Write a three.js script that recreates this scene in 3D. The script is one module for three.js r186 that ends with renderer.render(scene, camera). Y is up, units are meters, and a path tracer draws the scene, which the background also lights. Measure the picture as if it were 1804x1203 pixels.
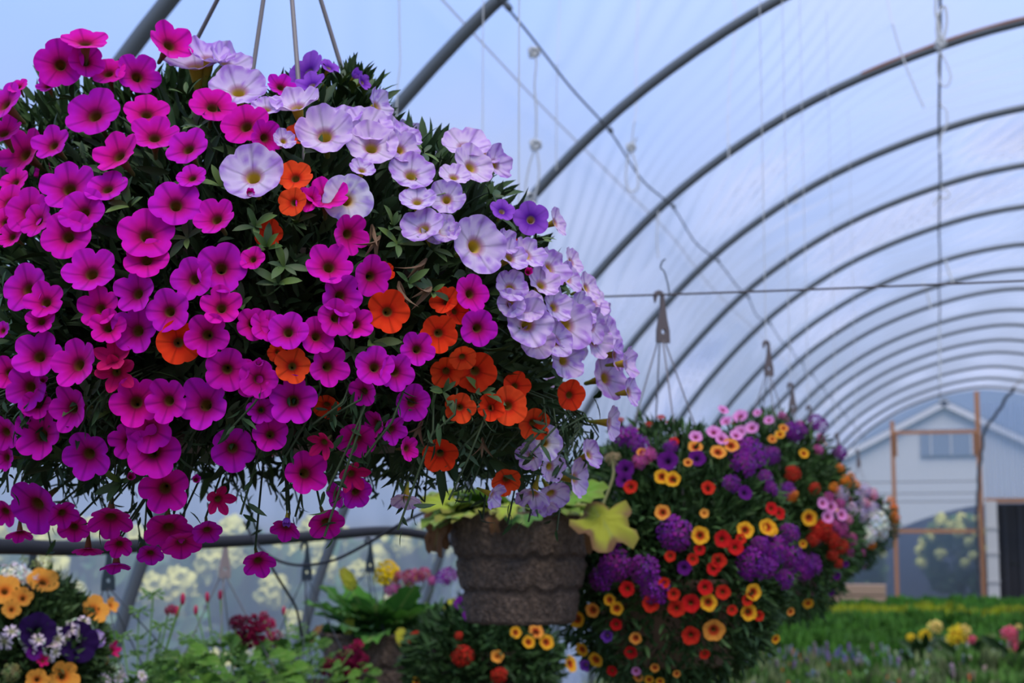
import * as THREE from 'three';
import { mergeGeometries, mergeVertices } from 'three/addons/utils/BufferGeometryUtils.js';
import { ImprovedNoise } from 'three/addons/math/ImprovedNoise.js';

// ------------------------------------------------------------------ camera, sky, sun, exposure
const EYE = 1.5, FPX = 2687, W = 1804, H = 1203;
const scene = new THREE.Scene();
const camera = new THREE.PerspectiveCamera(25.236, W / H, 0.05, 200);
camera.position.set(0, EYE, 0);
camera.rotation.order = 'YXZ';
camera.rotation.set(THREE.MathUtils.degToRad(6.97), THREE.MathUtils.degToRad(15.545), 0);
camera.updateMatrixWorld();
camera.focus = 1.04;
camera.userData.fStop = 13;
const renderer = new THREE.WebGLRenderer({ antialias: true });
renderer.toneMapping = THREE.LinearToneMapping;
renderer.toneMappingExposure = 1.16;
renderer.shadowMap.enabled = true;

const lin = (r, g, b) => new THREE.Color().setRGB(r, g, b);
const noise = new ImprovedNoise();
function fbm(x, y, z, n = 4) { let s = 0, a = 0.5, f = 1; for (let i = 0; i < n; i++) { s += a * noise.noise(x * f, y * f, z * f); a *= 0.5; f *= 2.03; } return s; }
{ // a blue sky with thin bright cloud all round, paler and greyer low down
  const w = 512, h = 256, d = new Float32Array(w * h * 4);
  for (let j = 0; j < h; j++) for (let i = 0; i < w; i++) {
    const el = ((j + 0.5) / h - 0.5) * Math.PI, az = ((i + 0.5) / w) * 2 * Math.PI;
    const x = Math.cos(el) * Math.cos(az), y = Math.sin(el), z = Math.cos(el) * Math.sin(az), k = (j * w + i) * 4;
    const c = 0.85 * THREE.MathUtils.smoothstep(fbm(x * 2.2 + 4.1, y * 3.4 + 1.3, z * 2.2 + 7.7, 5), -0.12, 0.42);
    const up = THREE.MathUtils.smoothstep(y, -0.02, 0.42);
    const blue = [0.285, 0.525, 1.10];
    const cloud = [0.49, 0.565, 0.84], low = [0.19, 0.24, 0.345];
    for (let q = 0; q < 3; q++) {
      let v = blue[q] * (1 - c) + cloud[q] * c;
      v = low[q] * (1 - up) + v * up;
      d[k + q] = y < 0 ? 0.16 : v * 1.02;
    }
    d[k + 3] = 1;
  }
  const t = new THREE.DataTexture(d, w, h, THREE.RGBAFormat, THREE.FloatType);
  t.mapping = THREE.EquirectangularReflectionMapping; t.magFilter = THREE.LinearFilter; t.needsUpdate = true;
  scene.background = t; scene.environment = t;
}
{ // the sun behind thin cloud: weak and very soft
  const sun = new THREE.DirectionalLight(lin(1.0, 0.86, 0.70), 3.4);
  sun.position.set(3, 13, 1); sun.target.position.set(0, 0, -5); scene.add(sun, sun.target);
  sun.castShadow = true; sun.shadow.radius = 70; sun.shadow.mapSize.set(2048, 2048);
  Object.assign(sun.shadow.camera, { left: -20, right: 20, top: 20, bottom: -20, near: 0.5, far: 60 });
}

// ------------------------------------------------------------------ helpers
function rngOf(seed) { let a = seed >>> 0; return () => { a = (a + 0x6D2B79F5) >>> 0; let t = Math.imul(a ^ (a >>> 15), 1 | a); t = (t + Math.imul(t ^ (t >>> 7), 61 | t)) ^ t; return ((t ^ (t >>> 14)) >>> 0) / 4294967296; }; }
const R0 = rngOf(77);
const V = (x, y, z) => new THREE.Vector3(x, y, z);
const CR = V(1, 0, 0).applyQuaternion(camera.quaternion), CU = V(0, 1, 0).applyQuaternion(camera.quaternion);
const eye = camera.position.clone();
// measured points of the photograph turned into places in the house
function ray(px, py) { return V(px - 902, 601.5 - py, -FPX).applyQuaternion(camera.quaternion).normalize(); }
function atZ(px, py, depth) { const r = ray(px, py); return r.multiplyScalar(depth / -r.z).add(eye); }
function atX(px, py, x) { const r = ray(px, py); return r.multiplyScalar(x / r.x).add(eye); }
const used = new Map();
function numbered(n) { const k = used.get(n) || 0; used.set(n, k + 1); return k ? `${n}_${String(k).padStart(3, '0')}` : n; }
function tag(o, label, category, group, kind) { o.userData.label = label; if (category) o.userData.category = category; if (group) o.userData.group = group; if (kind) o.userData.kind = kind; return o; }
function shade(o) { o.castShadow = true; o.receiveShadow = true; return o; }
function thing(name, label, category, pos, group) { const o = new THREE.Group(); o.name = numbered(name); o.position.copy(pos); scene.add(o); return tag(o, label, category, group); }
function mesh(name, geo, mat, parent) { const o = shade(new THREE.Mesh(geo, mat)); o.name = parent ? name : numbered(name); (parent || scene).add(o); return o; }
function solo(name, geo, mat, label, category, group) { return tag(mesh(name, geo, mat), label, category, group); }
function struct(name, geo, mat, label) { const o = mesh(name, geo, mat); o.userData.kind = 'structure'; if (label) o.userData.label = label; return o; }
function std(color, roughness = 0.8, more = {}) { return new THREE.MeshStandardMaterial({ color, roughness, side: THREE.DoubleSide, ...more }); }
function tube(points, r, seg = 8, radial = 6, tension = 0.5) {
  const c = new THREE.CatmullRomCurve3(points, false, 'catmullrom', tension);
  return new THREE.TubeGeometry(c, Math.max(1, seg), r, radial, false);
}
function rod(a, b, r, radial = 6) { return new THREE.TubeGeometry(new THREE.LineCurve3(a, b), 1, r, radial, false); }
function box(w, h, d, x = 0, y = 0, z = 0) { return new THREE.BoxGeometry(w, h, d).translate(x, y, z); }
function orient(o, facing, roll) { o.quaternion.setFromUnitVectors(V(0, 0, 1), facing).multiply(new THREE.Quaternion().setFromAxisAngle(V(0, 0, 1), roll)); }
function noiseTexture(w, h, fn, srgb) {
  const d = new Uint8Array(w * h * 4);
  for (let j = 0; j < h; j++) for (let i = 0; i < w; i++) { const c = fn(i / w, j / h), k = (j * w + i) * 4; for (let q = 0; q < 3; q++) d[k + q] = Math.max(0, Math.min(255, (c.length ? c[q] : c) * 255)); d[k + 3] = 255; }
  const t = new THREE.DataTexture(d, w, h); t.wrapS = t.wrapT = THREE.RepeatWrapping; t.magFilter = THREE.LinearFilter; t.needsUpdate = true;
  if (srgb) t.colorSpace = THREE.SRGBColorSpace;
  return t;
}

// ------------------------------------------------------------------ materials
const film = new THREE.MeshPhysicalMaterial({ color: lin(0.88, 0.90, 0.95), roughness: 0.55, transmission: 1, thickness: 0, ior: 1.4, specularIntensity: 0.4, side: THREE.DoubleSide });
const endFilm = new THREE.MeshPhysicalMaterial({ color: lin(0.86, 0.89, 0.93), roughness: 0.5, transmission: 1, thickness: 0, ior: 1.4, specularIntensity: 0.3, side: THREE.DoubleSide });
const steel = std(lin(0.13, 0.15, 0.16), 0.5, { metalness: 0.35 });
const rusty = std(lin(0.20, 0.095, 0.065), 0.9);
const cableDark = std(lin(0.05, 0.055, 0.065), 0.6);
const twineMat = std(lin(0.62, 0.64, 0.62), 0.9);
const wireTaupe = std(lin(0.19, 0.165, 0.155), 0.5);
const hookTaupe = std(lin(0.12, 0.095, 0.09), 0.6);
const hookDark = std(lin(0.02, 0.035, 0.045), 0.5);
const blackPipe = std(lin(0.012, 0.012, 0.015), 0.8);
const wood = std(lin(0.42, 0.20, 0.10), 0.85);
const paleWood = std(lin(0.42, 0.28, 0.18), 0.85);
const soil = std(lin(0.05, 0.038, 0.028), 0.95);
const petalMat = new THREE.MeshPhysicalMaterial({ color: 0xffffff, vertexColors: true, roughness: 1, transmission: 0.3, thickness: 0, specularIntensity: 0.2, side: THREE.DoubleSide });
const leafMat = new THREE.MeshPhysicalMaterial({ color: 0xffffff, roughness: 0.62, side: THREE.DoubleSide, specularIntensity: 0.5 });
const leafVC = new THREE.MeshStandardMaterial({ color: 0xffffff, vertexColors: true, roughness: 0.65, side: THREE.DoubleSide });
const LEAF_TONES = [[0.035, 0.078, 0.014], [0.05, 0.105, 0.018], [0.026, 0.062, 0.012], [0.085, 0.15, 0.02]].map((c) => new THREE.MeshStandardMaterial({ color: lin(...c), roughness: 0.6, side: THREE.DoubleSide }));
const stemMat = std(lin(0.035, 0.06, 0.02), 0.8);

// ------------------------------------------------------------------ house shell: arches, film, end wall, floor
const XC = 0.85;
const half = [[0.85, 2.47], [0.45, 2.43], [0.08, 2.345], [-0.4, 2.18], [-0.77, 2.0], [-1.22, 1.70], [-1.6, 1.345], [-1.95, 0.93], [-2.25, 0.42], [-2.48, -0.13], [-2.62, -0.6], [-2.72, -1.1], [-2.75, -1.5]];
const profilePts = [...half.slice().reverse(), ...half.slice(1).map(([x, y]) => [2 * XC - x, y])].map(([x, y]) => V(x, y + EYE, 0));
const profile = new THREE.CatmullRomCurve3(profilePts, false, 'centripetal');
const LEN = profile.getLength();
const END = 28.9;
const hoopZ = [-4.6, -3.1, -1.6, -0.1, 1.5, 3.12, 4.45, 6.0, 7.55, 9.2, 10.74, 12.2, 13.88, 15.25, 16.5, 18.1, 19.45, 21.0, 22.5, 24.5, 26.4, 28.1];
const ordinals = ['first', 'second', 'third', 'fourth', 'fifth', 'sixth', 'seventh', 'eighth', 'ninth', 'tenth', 'eleventh', 'twelfth', 'thirteenth', 'fourteenth', 'fifteenth', 'sixteenth', 'seventeenth'];
{
  const g = new THREE.TubeGeometry(profile, 90, 0.022, 10, false);
  const inView = hoopZ.filter((z) => z > 2);
  hoopZ.forEach((z) => {
    const k = inView.indexOf(z);
    if (k < 0 && z < -0.5) return;
    const t = thing('roof_arch', k < 0 ? 'grey steel arch standing beside the camera, nearest of all' : z === 7.55 ? 'grey steel arch with rust along its top near the ridge' : `grey steel arch, ${ordinals[inView.length - 1 - k]} counted from the far end wall`, 'arch', V(0, 0, -z), 'arches carrying the film roof');
    if (k < 0) t.userData.label = `grey steel arch just ${z > 1 ? 'ahead of' : 'behind'} the viewpoint, outside the picture`;
    mesh('pipe', g, steel, t);
    if (z === 7.55) { // rust patches on the upper side near the crown
      const pts = []; for (let q = 0; q <= 10; q++) { const p = profile.getPointAt(0.40 + 0.0105 * q); pts.push(p.add(V(0, 0.0085, 0.006 + 0.002 * Math.sin(q * 2.3)))); }
      tag(mesh('rust_patch', tube(pts, 0.0155, 24, 8), rusty, t), 'rust brown stretch of the pipe');
    }
    const clip = mesh('clamp', new THREE.CylinderGeometry(0.011, 0.011, 0.03, 10).rotateX(Math.PI / 2).translate(-1.25, EYE + 1.622, 0), steel, t);
    clip.userData.label = 'small clamp where the purlin wire crosses';
  });
}
{ // film stretched over the arches, folded between them
  const nu = 420, pos = [], idx = [], zs = [];
  const bays = [...hoopZ.slice(1).map((z) => -z)];
  const allZ = [-3.1, ...hoopZ.slice(2), END];
  for (let b = 0; b < allZ.length - 1; b++) { const n = allZ[b] < 0 ? 4 : 30; for (let q = 0; q < n; q++) zs.push([allZ[b] + (allZ[b + 1] - allZ[b]) * q / n, q / n, b]); }
  zs.push([END, 0, allZ.length - 1]);
  for (const [z, f, b] of zs) for (let i = 0; i <= nu; i++) {
    const u = i / nu, p = profile.getPointAt(u), t = profile.getTangentAt(u), n = V(-t.y, t.x, 0), s = u * LEN;
    if (n.y < 0 && Math.abs(p.x - XC) < 2) n.negate();
    const out = Math.sign((p.x - XC) * n.x + (p.y - EYE) * n.y) || 1;
    const env = Math.sin(Math.PI * f), strong = [0.2, 0.2, 0.15, 0.2, 0.3, 1.5, 2, 2, 1.7, 1.2, 0.6, 0.5][b - 2] ?? 0.5;
    const a = 0.9 + 0.5 * noise.noise(b * 3.1, s * 0.4, 2);
    const d = 0.026 + env * (-0.012 + strong * (0.042 * Math.sin((s * 1.0 + (z - allZ[b]) * a) * (26 + 8 * noise.noise(s * 0.5, b * 3.3, 9)) + 11 * noise.noise(s * 0.9, z * 0.45, b)) * Math.max(0.08, 0.35 + 1.3 * noise.noise(s * 1.1, b * 7.3, 1)) + 0.014 * noise.noise(s * 2.3, z * 2.1, 5)));
    pos.push(p.x + n.x * out * d, p.y + n.y * out * d, -z);
  }
  for (let j = 0; j < zs.length - 1; j++) for (let i = 0; i < nu; i++) { const q = j * (nu + 1) + i; idx.push(q, q + 1, q + nu + 1, q + 1, q + nu + 2, q + nu + 1); }
  const g = new THREE.BufferGeometry(); g.setAttribute('position', new THREE.Float32BufferAttribute(pos, 3)); g.setIndex(idx); g.computeVertexNormals();
  struct('ceiling', g, film, 'milky polythene film stretched over the arches, down to the ground at both sides');
  for (const [nm, z, m] of [['wall_end', -END - 0.02, endFilm], ['wall_rear', 3.1, film]]) {
    const sh = new THREE.Shape(profile.getPoints(80).map((p) => new THREE.Vector2(p.x, p.y)));
    if (nm === 'wall_end') { const hole = new THREE.Path(); hole.moveTo(0.98, 0.0); hole.lineTo(0.98, EYE + 0.44); hole.lineTo(1.95, EYE + 0.44); hole.lineTo(1.95, 0.0); hole.closePath(); sh.holes.push(hole); }
    struct(nm, new THREE.ShapeGeometry(sh, 1).translate(0, 0, z), m, nm === 'wall_end' ? 'clear film over the wooden end wall frame' : 'film closing the house behind the viewpoint');
  }
}
const floorTex = noiseTexture(256, 256, (u, v) => { const n = 0.5 + fbm(u * 24, v * 24, 3, 4); return [0.30 + 0.12 * n, 0.27 + 0.1 * n, 0.22 + 0.08 * n]; }, true);
{
  const g = new THREE.BoxGeometry(8, 0.1, 34).translate(XC, -0.05, -13.2); const uv = g.attributes.uv; for (let i = 0; i < uv.count; i++) uv.setXY(i, uv.getX(i) * 4, uv.getY(i) * 16);
  struct('floor', g, new THREE.MeshStandardMaterial({ map: floorTex, roughness: 0.95 }), 'trodden earth floor under the plants');
  struct('ground_outside', new THREE.BoxGeometry(90, 0.1, 90).translate(0, -0.12, -25), std(lin(0.07, 0.10, 0.045), 0.95), 'grass and earth outside the house');
}

// ------------------------------------------------------------------ end wall carpentry and door
{
  const z = -END, y = (v) => EYE + v;
  const post = (x, y0, y1, w, label, m = wood) => { const o = mesh('trim_' + (++trimN), box(w, y1 - y0, 0.07, x, y((y0 + y1) / 2), z + 0.04), m); o.userData.kind = 'structure'; o.userData.label = label; return o; };
  let trimN = 0;
  post(-0.775, -1.5, 1.95, 0.07, 'orange-brown wooden post of the end wall, shorter of the two');
  post(0.73, -1.5, 2.46, 0.085, 'tall orange-brown wooden post of the end wall, beside the white jamb');
  const beam = (x0, x1, yy, h, label, m = wood) => { const o = mesh('trim_' + (++trimN), box(x1 - x0, h, 0.07, (x0 + x1) / 2, y(yy), z + 0.045), m); o.userData.kind = 'structure'; o.userData.label = label; };
  beam(-0.74, 0.69, 1.735, 0.06, 'wooden head rail between the end wall posts');
  beam(-1.25, 0.69, -0.055, 0.07, 'wooden middle rail of the end wall');
  beam(0.8, 2.4, 0.49, 0.08, 'wooden lintel over the dark doorway');
  beam(-2.6, 0.7, -1.46, 0.08, 'pale sill board along the foot of the end wall', paleWood);
  post(-0.735, 1.3, 1.70, 0.07, 'short wooden brace below the head rail at the shorter post');
  post(0.675, 1.3, 1.70, 0.07, 'short wooden brace below the head rail at the tall post');
  // white jamb wrapped in film
  const j = thing('door_jamb', 'white film-wrapped jamb board at the dark doorway', 'door jamb', V(0.9, 0, z + 0.1));
  mesh('board', box(0.2, 1.98, 0.12, 0, 0.99, 0), std(lin(0.55, 0.55, 0.52), 0.7), j);
  for (const yy of [0.55, 1.05, 1.5]) mesh('batten', box(0.22, 0.05, 0.14, 0, yy, 0.005), std(lin(0.45, 0.45, 0.43), 0.7), j);
  const d = mesh('dark_panel_1', box(0.98, 1.93, 0.04, 1.46, 0.965, z - 0.55), std(lin(0.012, 0.013, 0.016), 0.6)); d.userData.kind = 'structure'; d.userData.label = 'black panel beyond the white jamb, coloured as the dark of the open doorway';  // near-black panel: the unlit inside of the doorway put in as colour
  for (const x of [1.16, 1.42, 1.7]) { const b = mesh('panel_rail', box(0.05, 1.9, 0.03, x, 0.96, z - 0.51), std(lin(0.03, 0.033, 0.04), 0.6), d); void b; }
  solo('door_step', box(1.0, 0.22, 0.25, 1.48, 0.11, z - 0.3), std(lin(0.12, 0.06, 0.04), 0.9), 'low brown board across the foot of the doorway', 'board');
  // pleated clear curtain above the doorway
  const pos = [], idx = []; const n = 120;
  for (let i = 0; i <= n; i++) for (const yy of [0.53, 2.25]) pos.push(0.8 + 1.7 * i / n, y(yy), z + 0.12 + 0.06 * Math.sin(i * 0.9) + 0.03 * Math.sin(i * 0.37 + 1));
  for (let i = 0; i < n; i++) { const q = i * 2; idx.push(q, q + 2, q + 1, q + 1, q + 2, q + 3); }
  const g = new THREE.BufferGeometry(); g.setAttribute('position', new THREE.Float32BufferAttribute(pos, 3)); g.setIndex(idx); g.computeVertexNormals();
  solo('plastic_curtain', g, endFilm, 'pleated clear plastic curtain above the dark doorway', 'curtain');
  const cab = [atZ(1830, 625, 27.6), atZ(1804, 662, 27.8), atZ(1780, 690, 28), atZ(1758, 725, 28.2), atZ(1738, 752, 28.4), atZ(1731, 790, 28.5), atZ(1724, 840, 28.6), atZ(1722, 930, 28.6), atZ(1726, 1040, 28.6), V(0.66, 0.02, -28.6)];
  const lumps = []; const cc = new THREE.CatmullRomCurve3(cab); for (let q = 0; q < 60; q++) { const p = cc.getPointAt(q / 59); lumps.push(p.add(V((R0() - 0.5) * 0.04, (R0() - 0.5) * 0.04, 0))); }
  solo('black_cable', tube(lumps, 0.028, 160, 6), cableDark, 'lumpy black cable draped from the roof down the tall post', 'cable');
  for (const [i, yy] of [0.62, 0.47, 0.83].entries()) solo('end_wall_wire', rod(V(-1.6, y(yy), z + 0.02), V(0.72, y(yy + 0.01), z + 0.02), 0.008), cableDark, ['thin grey wire across the end wall, middle of three', 'thin grey wire across the end wall, lowest of three', 'thin grey wire across the end wall, topmost of three'][i], 'wire', 'wires across the end wall');
}

// ------------------------------------------------------------------ outside, seen through the film
{
  const whitewash = std(lin(0.62, 0.62, 0.60), 0.8), rafter = std(lin(0.75, 0.73, 0.72), 0.7), pane = std(lin(0.22, 0.28, 0.35), 0.4);
  const z = -37, b = thing('neighbour_greenhouse', 'white gabled building beyond the end wall with a blue-grey gable window', 'building', V(0.2, 0, z));
  const sh = new THREE.Shape(); sh.moveTo(-3.4, 0); sh.lineTo(-3.4, 2.6); sh.lineTo(0, 4.35); sh.lineTo(3.4, 2.6); sh.lineTo(3.4, 0); sh.closePath();
  mesh('wall', new THREE.ExtrudeGeometry(sh, { depth: 4, bevelEnabled: false }).translate(0, 0, -4), whitewash, b);
  for (const s of [-1, 1]) {
    const L = Math.hypot(3.7, 1.9); mesh('rafter', box(L, 0.13, 0.12, 0, 0, 0).rotateZ(-s * Math.atan2(1.75, 3.4)).translate(s * 1.75, 3.48, 0.06), rafter, b);
    mesh('roof', box(L, 0.06, 4.2, 0, 0, -2).rotateZ(-s * Math.atan2(1.75, 3.4)).translate(s * 1.75, 3.58, 0), pane, b);
  }
  const win = mesh('window', box(1.35, 0.62, 0.05, 0.12, EYE + 1.98, 0.03), pane, b);
  for (const x of [-0.33, 0.12, 0.57]) mesh('mullion', box(0.03, 0.6, 0.03, x, EYE + 1.98, 0.06), whitewash, win);
  const tarp = std(lin(0.045, 0.06, 0.10), 0.85);
  const pts = new THREE.Shape(); pts.moveTo(-3.6, 0); pts.lineTo(-3.6, EYE - 0.25); pts.quadraticCurveTo(-1.2, EYE - 0.2, -0.55, EYE + 0.1); pts.quadraticCurveTo(0.4, EYE + 0.45, 1.1, EYE + 0.5); pts.lineTo(3.2, EYE + 0.5); pts.lineTo(3.2, 0); pts.closePath();
  const fence = solo('shade_cloth', new THREE.ExtrudeGeometry(pts, { depth: 0.06, bevelEnabled: false }).translate(0, 0, -32.6), tarp, 'dark slate-blue shade cloth standing outside the end wall', 'shade cloth');
  void fence;
}
function panicleShrub(name, label, pos, w, h, nHeads, seed, headSize, group) {
  const r = rngOf(seed), t = thing(name, label, 'shrub', pos, group);
  const stems = []; for (let i = 0; i < 9; i++) { const a = r() * 6.28, q = r(); stems.push(tube([V(0, 0, 0), V(Math.cos(a) * w * 0.25 * q, h * 0.5, Math.sin(a) * w * 0.25 * q), V(Math.cos(a) * w * 0.45 * q, h * 0.9, Math.sin(a) * w * 0.45 * q)], 0.012, 5, 5)); }
  mesh('stem', mergeGeometries(stems), stemMat, t);
  const NL = 1500, m = new THREE.InstancedMesh(leafGeo(0.55, 0.1), leafMat, NL); const o = new THREE.Object3D(), c = new THREE.Color();
  for (let i = 0; i < NL; i++) { const d = V(r() - 0.5, r() - 0.5, r() - 0.5).normalize(), q = 0.5 + 0.5 * r(); o.position.set(d.x * w / 2 * q, h * 0.55 + d.y * h * 0.42 * q, d.z * w / 2 * q); o.scale.setScalar(0.09 + 0.07 * r()); o.quaternion.setFromUnitVectors(V(0, 1, 0), V(d.x + r() - 0.5, d.y + r() - 0.3, d.z + r() - 0.5).normalize()); o.updateMatrix(); m.setMatrixAt(i, o.matrix); m.setColorAt(i, c.setRGB(0.06 + 0.05 * r(), 0.12 + 0.07 * r(), 0.06)); }
  m.name = 'foliage'; m.userData.kind = 'stuff'; shade(m); t.add(m);
  const head = panicleGeo(), hm = std(lin(0.60, 0.58, 0.17), 0.8);
  for (let i = 0; i < nHeads; i++) { const a = r() * 6.28, e = r() * 1.35 - 0.2; const d = V(Math.cos(a) * Math.cos(e), Math.sin(e), Math.sin(a) * Math.cos(e)); const b = mesh('flower_head', head, hm, t); b.position.set(d.x * w / 2, h * 0.55 + d.y * h * 0.46, d.z * w / 2); b.scale.setScalar(headSize * (0.75 + 0.5 * r())); b.quaternion.setFromUnitVectors(V(0, 1, 0), V(d.x * 0.8, d.y + 0.4, d.z * 0.8).normalize()); }
  return t;
}
function panicleGeo() { const g = new THREE.IcosahedronGeometry(1, 3), p = g.attributes.position; for (let i = 0; i < p.count; i++) { const v = V(p.getX(i), p.getY(i), p.getZ(i)); const k = 0.75 + 0.5 * noise.noise(v.x * 4, v.y * 4, v.z * 4); v.multiplyScalar(k); v.y *= 1.15; p.setXYZ(i, v.x, v.y, v.z); } g.computeVertexNormals(); return g; }

// leaf: unit length along +y, facing +z, folded on its midrib and arching back
function leafGeo(width = 0.3, droop = 0.25, rows = 5, fold = 0.08, colorFn, blunt = 0.85) {
  const pos = [], idx = [], uv = [], col = [];
  for (let i = 0; i <= rows; i++) {
    const t = i / rows, w = width / 2 * Math.pow(Math.sin(Math.PI * Math.min(1, 0.06 + 0.94 * Math.pow(t, blunt))), blunt > 1 ? 0.72 : 0.8), z = -droop * t * t;
    for (const s of [-1, 0, 1]) { pos.push(s * w, t, z + Math.abs(s) * fold * w / (width / 2)); uv.push(0.5 + s * 0.5, t); if (colorFn) col.push(...colorFn(t, Math.abs(s))); }
    if (i < rows) for (let q = 0; q < 2; q++) { const a = i * 3 + q; idx.push(a, a + 1, a + 3, a + 1, a + 4, a + 3); }
  }
  const g = new THREE.BufferGeometry(); g.setAttribute('position', new THREE.Float32BufferAttribute(pos, 3)); g.setAttribute('uv', new THREE.Float32BufferAttribute(uv, 2)); if (colorFn) g.setAttribute('color', new THREE.Float32BufferAttribute(col, 3)); g.setIndex(idx); g.computeVertexNormals(); return g;
}
{
  panicleShrub('hydrangea_shrub', 'hydrangea shrub with yellow-green heads outside the end wall, beside the tall post', V(0.35, 0, -30.6), 1.5, 1.75, 60, 5, 0.095);
  panicleShrub('hydrangea_shrub', 'small pale hydrangea outside the end wall, beside the shorter post', V(-1.45, 0, -30.4), 0.8, 1.35, 16, 6, 0.09);
  panicleShrub('hydrangea_shrub', 'hydrangea branch hanging in the dark doorway', V(1.35, 0, -29.75), 0.5, 1.35, 7, 16, 0.08);
  const spots = [[-4.1, 5.6, 1.45], [-4.5, 7.2, 1.5], [-4.1, 8.8, 1.4], [-4.6, 10.4, 1.55], [-4.2, 12.0, 1.45], [-4.6, 13.7, 1.5], [-4.2, 15.6, 1.45], [-4.6, 17.4, 1.5]];
  spots.forEach(([x, z, h], i) => panicleShrub('garden_shrub', `pale-headed shrub outside the film side wall, ${ordinals[i]} from the camera end`, V(x, 0, -z), 1.45, h, 22, 40 + i, 0.12, 'shrubs along the side wall'));
}

// ------------------------------------------------------------------ wires, pipe, twine
{
  const y = (v) => EYE + v;
  const pw = []; for (let i = 0; i < hoopZ.length; i++) { const z = hoopZ[i]; if (z < -0.2) continue; pw.push(V(-1.25, y(1.615), -z)); const zn = hoopZ[i + 1] ?? END; pw.push(V(-1.255 + 0.02 * Math.sin(i * 2.3), y(1.585), -(z + zn) / 2)); }
  solo('purlin_wire', tube(pw, 0.0042, 200, 6), cableDark, 'grey purlin wire running the house length below the arches, tied with twine', 'wire');
  const ow = []; for (let z = 0; z <= END; z += 1.4) ow.push(V(-1.42 + 0.02 * Math.sin(z), y(1.575 + 0.01 * Math.sin(z * 1.7)) + 0.05, -z));
  solo('outer_line', tube(ow, 0.0035, 160, 5), cableDark, 'thin dark line outside the film beside the purlin wire', 'rope');  // thin dark tube just outside the film, parallel to the purlin wire
  const rw = []; for (let z = 1; z <= END; z += 1.0) rw.push(V(0.075 + 0.004 * Math.sin(z * 2), y(2.262 + 0.006 * Math.sin(z * 3)), -z));
  solo('ridge_wire', tube(rw, 0.007, 160, 5), cableDark, 'grey wire below the crown of the arches, hung with twine loops', 'wire');
  const cross = []; for (let q = 0; q <= 10; q++) { const p = atZ(1060 + (1804 - 1060) * (q * 0.32 - 1.15), 0, 2.42); cross.push(V(p.x, y(0.383) - 0.004 * (p.x) - 0.01 * Math.sin(Math.PI * q / 10), -2.42)); }
  cross[0].x = -2.06; cross[10].x = 3.75;
  solo('cross_wire', tube(cross, 0.0017, 40, 6), std(lin(0.07, 0.06, 0.06), 0.6), 'thin dark wire stretched across the house, carrying a basket hook', 'wire');
  // dark irrigation pipe along the side wall
  const pipe = [[-260, 975], [-80, 968], [0, 962], [130, 966], [300, 958], [450, 951], [570, 943], [680, 935], [740, 941], [800, 956], [900, 968], [1000, 960], [1150, 940], [1300, 935]].map(([a, b]) => atX(a, b, -1.35));
  solo('side_pipe', tube(pipe, 0.0125, 120, 10), blackPipe, 'black pipe along the side wall from which baskets hang', 'pipe');
  const drip = [[832, 874, 2.3], [790, 886, 2.3], [720, 915, 2.35], [660, 950, 2.4], [600, 982, 2.45], [560, 993, 2.5], [520, 995, 2.55], [485, 985, 2.55], [455, 962, 2.6], [430, 920, 2.65]].map(([a, b, z]) => atZ(a, b, z));
  solo('drip_tube', tube(drip, 0.0026, 60, 6), blackPipe, 'thin black drip tube curving from the fibre pot to the magenta basket', 'tube');
  solo('drip_tube', tube([[474, 990, 2.56], [485, 1010, 2.58], [505, 1042, 2.62], [522, 1072, 2.66], [532, 1120, 2.7]].map(([a, b, z]) => atZ(a, b, z)), 0.0026, 16, 6), blackPipe, 'thin black drip tube dropping into the geraniums', 'tube');
  // twine
  const tw = (pts, z, r, label, m = twineMat) => solo('twine', tube(pts.map(([a, b, dz = 0]) => atZ(a, b, z + dz)), r, pts.length * 6, 5), m, label, 'twine', 'white twine hanging from the wires');
  const knot = (a, b, z, r, parent, m = twineMat) => { const g = new THREE.TorusKnotGeometry(r, r * 0.45, 40, 6, 2, 3); const k = mesh('knot', g, m, parent); k.position.copy(atZ(a, b, z)); return k; };
  const t1 = tw([[941, 92], [945, 110], [942, 150], [945, 200], [943, 255], [933, 290], [926, 330], [929, 350], [938, 352], [946, 330], [950, 300], [945, 258]], 4.72, 0.0035, 'white twine tied to the purlin wire, ending in a long loop above the basket');
  knot(940, 92, 4.72, 0.012, t1); knot(943, 255, 4.72, 0.012, t1);
  const ring = mesh('metal_ring', new THREE.TorusGeometry(0.018, 0.006, 8, 20), std(lin(0.4, 0.42, 0.42), 0.3, { metalness: 0.8 }), t1); ring.position.copy(atZ(935, 350, 4.72)); ring.rotation.y = 0.6;
  const t2 = tw([[1122, 243], [1112, 260], [1105, 285], [1103, 320], [1112, 338], [1124, 328], [1121, 295], [1112, 262]], 6.35, 0.004, 'white twine loop below the purlin wire, second along it'); knot(1111, 260, 6.35, 0.013, t2);
  tw([[1126, -20], [1121, 100], [1121, 190], [1116, 225], [1112, 258]], 6.32, 0.0035, 'white twine running straight up from the second purlin loop');
  tw([[1560, -20], [1572, 40], [1590, 100], [1610, 150], [1628, 190]], 7.0, 0.004, 'white twine slanting down beside the crown wire');
  tw([[1290, -20], [1296, 40], [1283, 190], [1284, 280]], 7.5, 0.004, 'long white twine hanging from the rust-topped arch');
  tw([[703, -20], [704, 60], [705, 110], [700, 160], [698, 215]], 3.2, 0.0018, 'fine pale thread hanging above the lilac flowers');
  tw([[987, -20], [984, 60], [981, 160], [980, 300]], 5.2, 0.002, 'fine pale thread hanging beside the long twine loop');
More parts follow.
